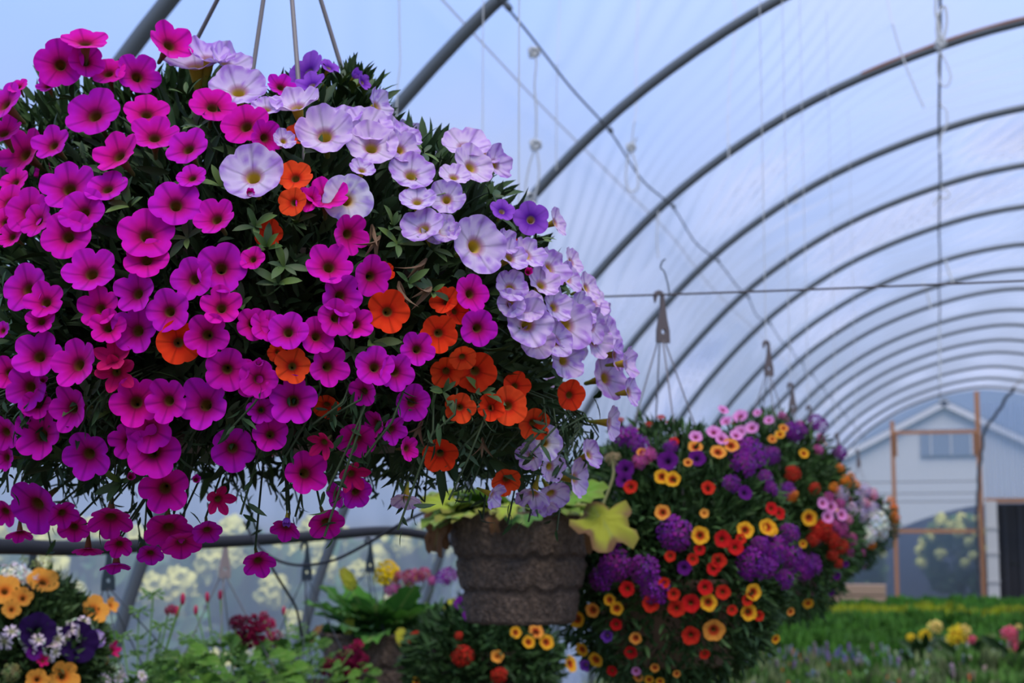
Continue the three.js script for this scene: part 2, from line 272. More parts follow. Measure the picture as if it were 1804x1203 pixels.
  tw([[1650, -20], [1648, 20], [1653, 40], [1660, 70], [1668, 40], [1664, 10], [1652, 30], [1651, 60], [1657, 80], [1664, 70]], 5.6, 0.005, 'tangled white twine at the top of the crown wire');
  const t8 = tw([[1655, 75], [1656, 90], [1667, 110], [1675, 135], [1668, 152], [1656, 146], [1652, 120], [1655, 85]], 7.1, 0.0042, 'white twine loop below the tangle on the crown wire'); knot(1656, 77, 7.1, 0.016, t8);
  tw([[1655, 150], [1657, 185], [1667, 193], [1668, 220], [1658, 240], [1655, 270]], 8.6, 0.005, 'white twine end below the crown wire loop');
  tw([[1655, 290], [1658, 330], [1668, 335], [1672, 345], [1664, 350], [1655, 345], [1650, 352], [1644, 362]], 10.7, 0.006, 'bow of white twine on the crown wire');
  tw([[1665, 458], [1672, 480], [1680, 502]], 13.5, 0.009, 'short white rope end, upper of two beside the crown wire');
  tw([[1625, 495], [1634, 520], [1640, 545]], 15.5, 0.009, 'short white rope end, lower of two beside the crown wire');
  tw([[1655, 535], [1655, 600], [1656, 680]], 17.5, 0.01, 'pale rope hanging below the crown wire far down the house');
  tw([[1160, 372], [1157, 420], [1160, 455]], 7.4, 0.004, 'faint twine below the purlin wire above a basket hook');
  tw([[1172, 456], [1166, 462], [1164, 472], [1170, 478], [1176, 498], [1180, 520]], 2.42, 0.0014, 'bent wire tie above the hook on the cross wire', steel);
  tw([[1402, 330], [1404, 352], [1398, 360]], 9.5, 0.006, 'white twine end on the arch, far along the purlin wire');
  tw([[285, 20], [287, 40], [284, 52]], 3.12, 0.0025, 'white twine tied round the arch behind the magenta flowers');
}

// ------------------------------------------------------------------ flowers
const mix3 = (a, b, t) => [0, 1, 2].map((q) => a[q] + (b[q] - a[q]) * t);
const ss = THREE.MathUtils.smoothstep;
// a five-lobed trumpet flower, rim radius 1, facing +z; colour is pigment by place on the petal
function trumpetGeo({ seg = 50, rings = 9, notch = 0.17, ruffle = 0.06, cup = 0.12, seed = 1, pigment, close = 0, point = 0 }) {
  const pos = [], col = [], idx = [], r = rngOf(seed);
  const amp = [0, 1, 2, 3, 4].map(() => 0.94 + 0.1 * r()), tip = [0, 1, 2, 3, 4].map(() => (r() - 0.5) * 0.16);
  const prof = [[0.05, -0.72], [0.13, -0.5], [0.17, -0.27], [0.25, -0.12], [0.4, -0.055], [0.58, -0.02], [0.76, 0.0], [0.9, 0.0], [1, -0.015]];
  for (let i = 0; i < rings; i++) {
    const f = i / (rings - 1) * (prof.length - 1), k = Math.min(prof.length - 2, Math.floor(f)), t = f - k;
    const rr = prof[k][0] + (prof[k + 1][0] - prof[k][0]) * t, zz = prof[k][1] + (prof[k + 1][1] - prof[k][1]) * t;
    for (let j = 0; j < seg; j++) {
      const a = j / seg * 2 * Math.PI, lobe = Math.round(a / (2 * Math.PI / 5)) % 5, c = Math.abs(Math.cos(2.5 * a));
      const out = 1 - notch * (1 - Math.pow(c, 0.55)) + point * Math.pow(c, 6), g = ss(rr, 0.25, 1);
      let R = rr * (1 + (out * amp[lobe] - 1) * g);
      let z = zz + g * (cup * R * R * 0.8 + tip[lobe] * c + ruffle * (Math.sin(5 * a * 2 + lobe) * 0.35 - (1 - c) * 0.9) * R) - 0.02 * g * ss(c, 0.93, 1);
      if (close) { const b = close * g; z += b * R * 0.9; R *= 1 - 0.55 * b; }
      pos.push(Math.cos(a) * R, Math.sin(a) * R, z);
      const da = Math.min(...[0, 1, 2, 3, 4, 5].map((q) => Math.abs(a - q * 2 * Math.PI / 5)));
      col.push(...pigment(rr, a, da, c));
    }
  }
  for (let i = 0; i < rings - 1; i++) for (let j = 0; j < seg; j++) { const a = i * seg + j, b = i * seg + (j + 1) % seg; idx.push(a, b, a + seg, b, b + seg, a + seg); }
  const g = new THREE.BufferGeometry(); g.setAttribute('position', new THREE.Float32BufferAttribute(pos, 3)); g.setAttribute('color', new THREE.Float32BufferAttribute(col, 3)); g.setIndex(idx); g.computeVertexNormals(); return g;
}
function pig({ edge, mid, ring, throat, heart = [0.4, 0.26, 0.03], vein = 0.8, mottle, ringAt = 0.3, midTo = 0.6, seed = 3 }) {
  return (r, a, da, c) => {
    let p = mix3(mid, edge, ss(r, ringAt, midTo));
    if (mottle) { const n = fbm(Math.cos(a) * r * 3 + seed, Math.sin(a) * r * 3, seed * 2, 4) + 0.25 * ss(r, 0.55, 1) - 0.06; p = mix3(p, mottle, ss(n, -0.02, 0.28)); }
    if (da < 0.07 && r > 0.2) p = p.map((v) => v * vein);
    p = mix3(ring, p, ss(r, 0.17, ringAt + 0.06));
    if (r < 0.21) p = mix3(heart, throat, ss(r, 0.12, 0.21));
    return p;
  };
}
const KINDS = {
  m: { say: null, v: [{ edge: [0.72, 0.007, 0.49], mid: [0.66, 0.004, 0.24] }, { edge: [0.64, 0.009, 0.55], mid: [0.60, 0.005, 0.28] }, { edge: [0.77, 0.006, 0.44], mid: [0.68, 0.004, 0.21] }], ring: [0.20, 0.003, 0.018], throat: [0.05, 0.006, 0.006], heart: [0.34, 0.16, 0.015], ringAt: 0.42, midTo: 0.78, vein: 0.6 },
  y: { say: 'young crimson-pink flower, narrow and pointed', v: [{ edge: [0.62, 0.006, 0.14], mid: [0.55, 0.005, 0.08] }], ring: [0.12, 0.004, 0.01], throat: [0.04, 0.01, 0.01], notch: 0.4, point: 0.12, cup: 0.5 },
  l: { say: 'pale lilac flower with a yellow throat', v: [{ edge: [0.74, 0.58, 0.84], mid: [0.80, 0.68, 0.84], mottle: [0.48, 0.26, 0.72] }, { edge: [0.70, 0.52, 0.82], mid: [0.78, 0.64, 0.82], mottle: [0.46, 0.22, 0.68] }, { edge: [0.80, 0.60, 0.84], mid: [0.84, 0.70, 0.84], mottle: [0.56, 0.32, 0.74] }], ring: [0.45, 0.12, 0.20], throat: [0.70, 0.48, 0.03], heart: [0.75, 0.6, 0.1], vein: 0.66, ringAt: 0.34, midTo: 0.55, notch: 0.1, ruffle: 0.13, cup: 0.34 },
  w: { say: 'nearly white flower with violet flecks and a yellow throat', v: [{ edge: [0.74, 0.68, 0.82], mid: [0.8, 0.76, 0.78], mottle: [0.45, 0.3, 0.72] }], ring: [0.6, 0.45, 0.2], throat: [0.7, 0.5, 0.05], heart: [0.6, 0.4, 0.05], vein: 0.75, notch: 0.1, ruffle: 0.08, cup: 0.16 },
  o: { say: 'orange-red flower', v: [{ edge: [0.95, 0.052, 0.010], mid: [0.82, 0.026, 0.007] }, { edge: [0.97, 0.082, 0.016], mid: [0.85, 0.034, 0.008] }], ring: [0.30, 0.012, 0.005], throat: [0.06, 0.012, 0.006], heart: [0.5, 0.3, 0.04], vein: 0.62, midTo: 0.55, notch: 0.13 },
  v: { say: 'violet flower with a dark centre', v: [{ edge: [0.34, 0.09, 0.62], mid: [0.16, 0.02, 0.40] }], ring: [0.08, 0.01, 0.2], throat: [0.5, 0.3, 0.3], heart: [0.7, 0.5, 0.2], midTo: 0.8, vein: 0.8 },
  Y: { say: 'yellow flower with a red centre', v: [{ edge: [0.86, 0.42, 0.02], mid: [0.55, 0.03, 0.008] }, { edge: [0.86, 0.34, 0.05], mid: [0.55, 0.04, 0.01] }], ring: [0.3, 0.01, 0.006], throat: [0.06, 0.01, 0.006], ringAt: 0.36, midTo: 0.56, low: 1 },
  R: { say: 'scarlet flower', v: [{ edge: [0.62, 0.012, 0.012], mid: [0.45, 0.006, 0.008] }, { edge: [0.68, 0.03, 0.012], mid: [0.5, 0.01, 0.008] }], ring: [0.2, 0.004, 0.005], throat: [0.03, 0.006, 0.004], low: 1 },
  P: { say: 'pink flower with a crimson eye', v: [{ edge: [0.80, 0.30, 0.62], mid: [0.75, 0.2, 0.5] }], ring: [0.4, 0.01, 0.12], throat: [0.12, 0.004, 0.03], ringAt: 0.38, low: 1 },
  G: { say: 'magenta-pink flower', v: [{ edge: [0.58, 0.02, 0.32], mid: [0.5, 0.01, 0.2] }], ring: [0.2, 0.01, 0.05], throat: [0.06, 0.006, 0.01], low: 1 },
  A: { say: 'apricot-orange flower', v: [{ edge: [0.86, 0.36, 0.05], mid: [0.84, 0.26, 0.03] }], ring: [0.75, 0.15, 0.02], throat: [0.4, 0.08, 0.02], vein: 0.85 },
  D: { say: 'blackish purple petunia', v: [{ edge: [0.020, 0.004, 0.055], mid: [0.012, 0.002, 0.035] }], ring: [0.01, 0.002, 0.02], throat: [0.01, 0.002, 0.02], heart: [0.01, 0.002, 0.02], ruffle: 0.16, notch: 0.12 },
  U: { say: 'deep purple petunia', v: [{ edge: [0.12, 0.008, 0.17], mid: [0.07, 0.005, 0.11] }], ring: [0.03, 0.004, 0.06], throat: [0.02, 0.003, 0.03], heart: [0.1, 0.03, 0.1], low: 1 },
};
const geos = {};
for (const [k, d] of Object.entries(KINDS)) {
  geos[k] = { hi: [], lo: [], shut: [] };
  d.v.forEach((v, i) => {
    for (let s = 0; s < (d.low ? 1 : 2); s++) {
      const shape = { notch: (d.notch ?? 0.2) * (0.85 + 0.4 * s), ruffle: (d.ruffle ?? 0.07) * (0.8 + 0.6 * s), cup: (d.cup ?? 0.2) + 0.16 * s, point: d.point ?? 0, seed: 11 + i * 7 + s * 31, pigment: pig({ ...d, ...v, seed: 3 + i + s * 5 }) };
      if (!d.low) geos[k].hi.push(trumpetGeo(shape));
      geos[k].lo.push(trumpetGeo({ ...shape, seg: 25, rings: 7 }));
      if (!d.low && s === 0) geos[k].shut.push(trumpetGeo({ ...shape, close: 0.75, ruffle: 0.16 }));
    }
  });
}
// tube and calyx behind the flower
function backTube(c0, c1) {
  const g = new THREE.LatheGeometry([[0.035, -1.35], [0.09, -1.25], [0.1, -1.0], [0.14, -0.75], [0.2, -0.4], [0.24, -0.16]].map(([x, y]) => new THREE.Vector2(x, y)), 10).rotateX(Math.PI / 2);
  const p = g.attributes.position, col = []; for (let i = 0; i < p.count; i++) col.push(...mix3(c1, c0, ss(p.getZ(i), -1.05, -0.6)));
  g.setAttribute('color', new THREE.Float32BufferAttribute(col, 3)); g.deleteAttribute('uv');
  const parts = [g];
  for (let q = 0; q < 5; q++) { const l = leafGeo(0.16, -0.1, 3, 0.02, () => [0.07, 0.15, 0.03]).scale(1, 0.6, 1).rotateX(Math.PI / 2 + 0.25).translate(0, 0.08, -1.3).rotateZ(q * 2 * Math.PI / 5); l.deleteAttribute('uv'); parts.push(l); }
  return mergeGeometries(parts.map((x) => x.index ? x.toNonIndexed() : x));
}
const TUBES = { yellow: backTube([0.5, 0.36, 0.04], [0.3, 0.34, 0.05]), dark: backTube([0.30, 0.10, 0.05], [0.16, 0.16, 0.04]) };
function petalFloret(R, petals, w, col, eyeCol, r, notched = 0.0) { // small flat floret facing +z
  const pos = [], idx = [], c = [];
  pos.push(0, 0, -0.02 * R); c.push(...eyeCol);
  for (let q = 0; q < petals; q++) {
    const a = q / petals * 6.2832 + r() * 0.1, b = pos.length / 3, t = 0.04 * R * (r() - 0.3);
    const P = [[0.25, -0.35], [0.75, -1], [1 - notched * 0, -0.55], [1 - notched, 0], [1, 0.55], [0.75, 1], [0.25, 0.35]];
    for (const [d, s] of P) { const x = d * R, y = s * w * R * (0.6 + 0.4 * d); pos.push(Math.cos(a) * x - Math.sin(a) * y, Math.sin(a) * x + Math.cos(a) * y, t + 0.12 * R * d * d - 0.1 * R * Math.abs(s) * d); const k = 0.85 + 0.3 * r(); c.push(...col.map((v) => v * k)); }
    for (let k = 0; k < P.length - 1; k++) idx.push(0, b + k, b + k + 1);
  }
  const g = new THREE.BufferGeometry(); g.setAttribute('position', new THREE.Float32BufferAttribute(pos, 3)); g.setAttribute('color', new THREE.Float32BufferAttribute(c, 3)); g.setIndex(idx); return g;
}
// domed head of many florets, radius 1, facing +z
function headGeo({ n = 16, fr = 0.34, petals = 5, w = 0.36, col, eyeCol, seed = 1, dome = 0.75, notched = 0.15 }) {
  const r = rngOf(seed), parts = [];
  for (let i = 0; i < n; i++) {
    const t = (i + 0.5) / n, th = Math.acos(1 - t * dome), ph = i * 2.39996 + r() * 0.5, d = V(Math.sin(th) * Math.cos(ph), Math.sin(th) * Math.sin(ph), Math.cos(th));
    const g = petalFloret(fr * (0.85 + 0.3 * r()), petals, w, col.map((v) => v * (0.75 + 0.5 * r())), eyeCol, r, notched);
    g.applyQuaternion(new THREE.Quaternion().setFromUnitVectors(V(0, 0, 1), d.clone().add(V((r() - 0.5) * 0.5, (r() - 0.5) * 0.5, 0)).normalize())); g.translate(d.x * 0.8, d.y * 0.8, d.z * 0.55 - 0.45 + (r() - 0.5) * 0.1); parts.push(g);
  }
  for (let i = 0; i < 10; i++) { const a = i * 0.63; const l = leafGeo(0.12, 0.1, 3, 0.02, () => [0.05, 0.11, 0.03]).scale(1, 0.7, 1); l.deleteAttribute('uv'); l.deleteAttribute('normal'); l.rotateX(-0.6).rotateZ(a).translate(0, 0, -0.55); parts.push(l); }
  const g = mergeGeometries(parts); g.computeVertexNormals(); return g;
}
const HEADS = {
  pv: { say: 'purple cluster of small verbena flowers', o: { col: [0.23, 0.008, 0.27], eyeCol: [0.22, 0.06, 0.26] } },
  rv: { say: 'red cluster of small flowers', o: { col: [0.66, 0.02, 0.014], eyeCol: [0.4, 0.05, 0.02] } },
  gv: { say: 'magenta cluster of small flowers', o: { col: [0.52, 0.03, 0.28], eyeCol: [0.5, 0.2, 0.3] } },
  lv: { say: 'lilac cluster of small flowers', o: { col: [0.62, 0.46, 0.76], eyeCol: [0.5, 0.4, 0.3] } },
  kv: { say: 'pink cluster of small flowers', o: { col: [0.80, 0.32, 0.48], eyeCol: [0.6, 0.1, 0.2] } },
  wv: { say: 'white cluster of small flowers', o: { col: [0.82, 0.83, 0.82], eyeCol: [0.5, 0.52, 0.2], petals: 4, fr: 0.36, n: 26, w: 0.44 } },
  cv: { say: 'cream-green head of closed flowers', o: { col: [0.42, 0.42, 0.16], eyeCol: [0.2, 0.25, 0.06], petals: 4, fr: 0.2, n: 34 } },
  ov: { say: 'orange cluster of small flowers', o: { col: [0.84, 0.24, 0.02], eyeCol: [0.6, 0.15, 0.02] } },
  yv: { say: 'clear yellow primrose head', o: { col: [0.88, 0.66, 0.01], eyeCol: [0.7, 0.45, 0.01], n: 11, fr: 0.46, w: 0.4 } },
  hv: { say: 'magenta primrose head with yellow eyes', o: { col: [0.36, 0.008, 0.18], eyeCol: [0.55, 0.22, 0.03], n: 9, fr: 0.48, w: 0.4 } },
  mv: { say: 'dark maroon geranium head', o: { col: [0.17, 0.004, 0.035], eyeCol: [0.05, 0.002, 0.01], n: 12, fr: 0.5, w: 0.42, notched: 0 } },
  dv: { say: 'crimson geranium head', o: { col: [0.42, 0.006, 0.07], eyeCol: [0.1, 0.004, 0.02], n: 8, fr: 0.48, w: 0.4, notched: 0 } },
  sv: { say: 'small white four-petalled flowers', o: { col: [0.86, 0.86, 0.86], eyeCol: [0.5, 0.5, 0.1], petals: 5, fr: 0.72, n: 3, w: 0.42, notched: 0.25 } },
};
let hs = 60; for (const h of Object.values(HEADS)) h.g = [0, 1].map(() => headGeo({ ...h.o, seed: hs++ }));

const pixels = (d, px) => d * px / FPX;
function addFlower(parent, kind, where, dia, facing, roll, r, { hi = false, shut = false, tubes = true, fromY } = {}) {
  if (HEADS[kind]) { const h = HEADS[kind], o = mesh('flower_head', h.g[Math.floor(r() * 2)], petalMat, parent); o.userData.label = h.say; o.position.copy(where).sub(parent.position); o.scale.setScalar(dia / 2 / 0.95); orient(o, facing, roll); return o; }
  const k = KINDS[kind], set = shut ? geos[kind].shut : hi ? geos[kind].hi : geos[kind].lo;
  const o = mesh('flower', set[Math.floor(r() * set.length)], petalMat, parent); if (k.say) o.userData.label = k.say;
  o.position.copy(where).sub(parent.position); o.scale.setScalar(dia / 2); orient(o, facing, roll);
  if (tubes) { const t = mesh('flower_tube', 'lwvY'.includes(kind) ? TUBES.yellow : TUBES.dark, petalMat, o); t.userData.label = 'tube and green calyx behind the petals'; }
  return o;
}
// dense foliage of one plant: every leaf real, far too many to count
function foliage(parent, n, place, size, tone, r, geo = LEAF_FINE) {
  const m = new THREE.InstancedMesh(geo, leafMat, n), o = new THREE.Object3D(), c = new THREE.Color();
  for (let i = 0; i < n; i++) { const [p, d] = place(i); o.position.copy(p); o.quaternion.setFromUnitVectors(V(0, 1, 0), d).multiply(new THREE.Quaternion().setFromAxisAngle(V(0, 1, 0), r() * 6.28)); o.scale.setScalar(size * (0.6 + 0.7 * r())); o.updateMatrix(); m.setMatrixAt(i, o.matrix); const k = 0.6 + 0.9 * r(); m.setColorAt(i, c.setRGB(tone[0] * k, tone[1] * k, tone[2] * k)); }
  m.name = 'foliage'; m.userData.kind = 'stuff'; m.userData.label = 'dense small green leaves'; shade(m); parent.add(m); return m;
}
const LEAF_FINE = leafGeo(0.26, 0.22, 4, 0.05), LEAF_PART = leafGeo(0.31, 0.3, 7, 0.05, null, 1.35);
function hookGeo(s = 1) { // flat plastic hanger: open hook, neck and a triangular plate with a hole; height 0.085 from plate bottom
  const sh = new THREE.Shape();
  sh.moveTo(-0.011, 0); sh.lineTo(0.011, 0); sh.lineTo(0.0105, 0.018); sh.quadraticCurveTo(0.006, 0.035, 0.0045, 0.05); sh.quadraticCurveTo(0.002, 0.062, 0.002, 0.068); sh.absarc(-0.0065, 0.0695, 0.0085, 0, Math.PI * 0.98, false);
  sh.lineTo(-0.0135, 0.060); sh.lineTo(-0.0105, 0.069); sh.absarc(-0.0065, 0.0695, 0.0038, Math.PI, 0.1, true); sh.quadraticCurveTo(-0.003, 0.055, -0.0045, 0.045); sh.quadraticCurveTo(-0.0085, 0.03, -0.0105, 0.018); sh.closePath();
  const h = new THREE.Path(); h.absarc(0, 0.016, 0.0042, 0, Math.PI * 2, true); sh.holes.push(h);
  return new THREE.ExtrudeGeometry(sh, { depth: 0.004, bevelEnabled: true, bevelSize: 0.0006, bevelThickness: 0.0006, bevelSegments: 1, curveSegments: 10 }).translate(0.003, 0, -0.002).scale(s, s, s);
}
const HOOK = hookGeo(1.12);
// hanger: hook plate at local height top, wires to the rim
function hanger(t, top, rimR, rimY, turn, hookM, wireM, thick = 0.0016, a0 = 0.5, dx = 0) {
  const h = mesh('hanger_hook', HOOK, hookM, t); h.position.set(dx, top, 0); h.rotation.y = turn;
  for (let q = 0; q < 4; q++) { const a = a0 + q * Math.PI / 2; mesh('hanger_wire', rod(V(dx + Math.cos(a) * 0.006, top + 0.004, 0), V(Math.cos(a) * rimR, rimY, -Math.sin(a) * rimR), thick), wireM, t); }
}
function plainPot(rTop, rBot, h) { return new THREE.LatheGeometry([[0.001, 0], [rBot, 0], [rBot * 1.02, 0.004], [rTop * 0.97, h - 0.018], [rTop * 1.03, h - 0.018], [rTop * 1.04, h], [rTop * 0.97, h], [rTop * 0.93, h - 0.03], [0.001, h - 0.03]].map(([x, y]) => new THREE.Vector2(x, y)), 36); }
function hitBall(px, py, c, rx, ry) { // where a line of sight meets a plant's outer surface
  const d = ray(px, py), o = eye.clone().sub(c), D = V(d.x / rx, d.y / ry, d.z / rx), O = V(o.x / rx, o.y / ry, o.z / rx);
  const A = D.dot(D), B = D.dot(O), C = O.dot(O) - 1, q = B * B - A * C, miss = q < 0 ? Math.sqrt(O.clone().addScaledVector(D, -B / A).length()) : 0;
  const t = (-B - Math.sqrt(Math.max(0, q))) / A;
  return { p: eye.clone().addScaledVector(d, t), t, miss };
}

// ------------------------------------------------------------------ the large basket in front
{
  const r = rngOf(2024), C = atZ(490, 612, 1.235), RX = 0.283, RY = 0.236;
  const C0 = C.clone().setY(C.y - 0.09);
  const t = thing('hanging_basket', 'largest hanging basket, a ball of magenta, lilac and orange trumpet flowers', 'hanging basket', C0);
  const loc = (p) => p.clone().sub(C0);
  const potTan = std(lin(0.06, 0.042, 0.03), 0.9);
  mesh('pot', plainPot(0.16, 0.115, 0.15), potTan, t);
  mesh('soil', new THREE.CylinderGeometry(0.15, 0.15, 0.01, 24).translate(0, 0.135, 0), soil, t);
  // hanger above the picture
  const apex = loc(atZ(497, -222, 1.235));
  { const h = mesh('hanger_hook', HOOK, hookTaupe, t); h.position.copy(apex); h.rotation.y = 0.5;
    const ends = [[285, 190, 1.29], [435, 195, 1.20], [530, 195, 1.13], [628, 205, 1.27]];
    for (const [a, b, z] of ends) { const e = loc(atZ(a, b, z)), d = e.clone().sub(apex); mesh('hanger_wire', rod(apex, apex.clone().addScaledVector(d, 1.35), 0.0021, 8), wireTaupe, t); }
    const up = apex.clone().add(V(0, 0.07, 0)); const tp = V(up.x, profileTop(C0.x) - C0.y, up.z); mesh('hanging_cord', rod(up, tp, 0.002), twineMat, t); }
  // dense inner leaves
  const shell = (lo, hi) => { for (;;) { const d = V(r() * 2 - 1, r() * 2 - 1, r() * 2 - 1), l = d.length(); if (l > 1 || l < 0.1) continue; d.divideScalar(l); if (d.y < -0.55) continue; const q = lo + (hi - lo) * Math.sqrt(r()); const lump = 1 + 0.05 * noise.noise(d.x * 3, d.y * 3, d.z * 3 + 4); return [V(d.x * RX * q * lump, d.y * RY * q * lump, d.z * RX * q * lump), d]; } };
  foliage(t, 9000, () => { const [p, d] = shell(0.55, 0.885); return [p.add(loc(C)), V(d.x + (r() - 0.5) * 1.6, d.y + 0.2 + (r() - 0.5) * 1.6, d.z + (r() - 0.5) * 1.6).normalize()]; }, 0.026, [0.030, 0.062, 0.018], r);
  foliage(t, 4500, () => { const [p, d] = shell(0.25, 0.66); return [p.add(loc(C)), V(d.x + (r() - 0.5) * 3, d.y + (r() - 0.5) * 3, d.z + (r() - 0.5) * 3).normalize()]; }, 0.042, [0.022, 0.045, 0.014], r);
  const lobes = [[150, 245, 1.22, 0.068], [40, 285, 1.22, 0.062], [250, 220, 1.2, 0.052], [595, 190, 1.22, 0.036], [330, 205, 1.2, 0.04], [60, 420, 1.15, 0.08]].map(([a, b, z, q]) => [loc(atZ(a, b, z)), q]);
  foliage(t, 3000, (i) => { const [c, q] = lobes[i % lobes.length]; const d = V(r() * 2 - 1, r() * 2 - 1, r() * 2 - 1).normalize(), k = q * Math.cbrt(r()); return [c.clone().add(V(d.x * k, d.y * k * 0.75, d.z * k)), V(d.x, d.y + 0.6, d.z).normalize()]; }, 0.022, [0.036, 0.075, 0.018], r);
  // trailing stems with leaves below
  const stems = []; let trail = [];
  for (let i = 0; i < 240; i++) { const a = r() * 6.283, q = 0.12 + 0.15 * Math.sqrt(r()), p0 = V(Math.cos(a) * 0.15, -0.02, Math.sin(a) * 0.15), len = 0.015 + 0.1 * r() * r(), p1 = V(Math.cos(a) * (q + 0.01), -0.06, Math.sin(a) * (q + 0.01)), p2 = V(Math.cos(a + 0.1) * q, -0.065 - len, Math.sin(a + 0.1) * q); const pts = [p0, p1, p2].map((v) => v.add(loc(C))); stems.push(tube(pts, 0.0009, 6, 4)); for (let k = 0; k < 12; k++) { const f = k / 11, b = pts[1].clone().lerp(pts[2], f); trail.push(b.add(V((r() - 0.5) * 0.012, 0, (r() - 0.5) * 0.012))); } }
  mesh('trailing_stems', mergeGeometries(stems), stemMat, t).userData.kind = 'stuff';
  foliage(t, trail.length, (i) => [trail[i], V(r() - 0.5, -0.5 + (r() - 0.4) * 0.8, r() - 0.5).normalize()], 0.0135, [0.025, 0.055, 0.018], r);
  // flowers as they stand in the photograph: place, width, kind, optional tilt (right, up)
  const put = (px, py, s, kind, fx, fy, more = {}) => {
    const { p, t: dist } = hitBall(px, py, C, RX, RY);
    const nx = (px - 490) / 620, ny = (612 - py) / 520;
    const gx = (fx ?? 0.85 * nx) + (r() - 0.5) * (fx === undefined ? 0.55 : 0.15), gy = (fy ?? 0.85 * ny + 0.2) + (r() - 0.5) * (fy === undefined ? 0.5 : 0.15);
    const f = eye.clone().sub(p).normalize().addScaledVector(CR, gx).addScaledVector(CU, gy).normalize();
    const back = (more.back || 0) - 0.008 + r() * 0.008;
    p.addScaledVector(ray(px, py), back);
    const o = addFlower(t, kind, p, pixels(dist + back, s) * 1.06, f, r() * 6.28, r, { hi: true, shut: more.shut });
    if (py > 885) { // stem up into the basket
      const base = p.clone().addScaledVector(f, -pixels(dist, s) * 0.68), to = C.clone().add(V((base.x - C.x) * 0.5, -0.07, (base.z - C.z) * 0.5)), mid = base.clone().lerp(to, 0.5).add(V(0, 0.004, 0));
      const g = tube([base, mid, to], 0.0009, 8, 5); o.updateMatrix(); const inv = new THREE.Matrix4().multiplyMatrices(new THREE.Matrix4().makeTranslation(C0), o.matrix).invert(); g.applyMatrix4(inv); mesh('stem', g, stemMat, o);
    }
  };
  const M = [[150, 72, 74, -0.1, 1.6], [105, 113, 80, -0.2, 0.35], [152, 108, 58, 0.2, 0.5], [300, 77, 78, 0.5, 0.9], [190, 127, 62, -0.3, 0.9], [243, 133, 78, 0.2, 0.6], [165, 200, 93], [258, 198, 76, 0, 0.9], [375, 186, 78, 0.1, 0.9], [272, 239, 80], [330, 260, 76], [207, 272, 82], [6, 182, 76], [5, 232, 66], [40, 270, 86], [92, 254, 66], [432, 220, 82], [468, 242, 62, 0.5, 0.2], [32, 152, 34, -0.5, 1], [84, 150, 40, -0.4, 1], [495, 152, 50, 0.2, 0.9],
    [575, 347, 78, 0.1, 1.0], [545, 352, 48, -0.4, 0.3], [615, 412, 72, 0.6, 0.1], [580, 468, 82], [655, 487, 72, 0.6, 0], [600, 521, 72], [507, 584, 70], [558, 592, 66], [592, 560, 66], [627, 570, 62], [470, 575, 56], [830, 517, 66], [842, 578, 66], [735, 615, 62], [455, 668, 66], [516, 706, 84], [660, 646, 70], [698, 656, 66], [578, 646, 70], [460, 722, 50], [727, 710, 66], [640, 690, 52, -0.6, -0.2], [476, 765, 60], [662, 746, 48, -0.9, -0.1], [692, 757, 52, 0.9, -0.4], [628, 775, 70, 0, -0.7], [718, 790, 44, 1.1, 0], [538, 833, 76], [628, 868, 56, 0.4, -0.4], [592, 872, 46, -1.2, -0.4], [575, 922, 64, 0.3, -0.9], [503, 930, 52, -0.2, -1.0], [455, 990, 56, 0.2, -0.8],
    [25, 320, 52], [14, 356, 62], [8, 390, 50], [48, 372, 78], [66, 388, 62], [120, 330, 92], [146, 372, 80], [188, 330, 72], [310, 359, 88], [380, 384, 74], [118, 415, 86], [258, 413, 94, 0, 0.5], [20, 416, 48], [160, 479, 90], [258, 456, 76], [340, 491, 76], [390, 472, 86], [45, 508, 84], [80, 531, 66], [240, 516, 76], [175, 542, 72], [297, 548, 76], [390, 541, 72], [365, 590, 76], [240, 582, 82], [190, 577, 62], [445, 456, 44], [72, 565, 50], [4, 582, 32], [445, 571, 56], [338, 312, 52], [68, 626, 82], [135, 641, 86], [50, 682, 78], [14, 656, 54], [66, 712, 52], [125, 719, 78], [240, 708, 86], [295, 706, 76], [360, 712, 90], [400, 651, 74], [440, 666, 66], [265, 757, 78], [70, 766, 86], [8, 762, 60], [155, 801, 82], [270, 796, 90], [410, 791, 76], [225, 778, 62], [10, 806, 46], [290, 861, 84], [62, 891, 94], [8, 902, 50], [130, 930, 52, -0.2, -0.5], [195, 915, 76, 0, -1.0], [210, 960, 46, 0, -0.6], [155, 970, 50, -0.1, -2.4], [297, 933, 80, 0, -0.8], [320, 958, 66, 0.2, -1.1], [265, 976, 44, 0, -0.7], [205, 996, 52, 0, -2.6], [365, 936, 52, 0.1, -0.9], [110, 905, 50, 0.3, -0.5], [35, 940, 44, 0, -1.6]];
  for (const [a, b, s, fx, fy] of M) put(a, b, s, 'm', fx, fy);
  for (const [a, b, s, fx, fy] of [[200, 630, 56, -0.3, 0.5], [205, 656, 60, 0, -0.1], [570, 780, 46, -0.5, -0.4], [620, 836, 52, 0.3, -0.5], [385, 880, 48, 0.3, -0.2]]) put(a, b, s, 'y', fx, fy);
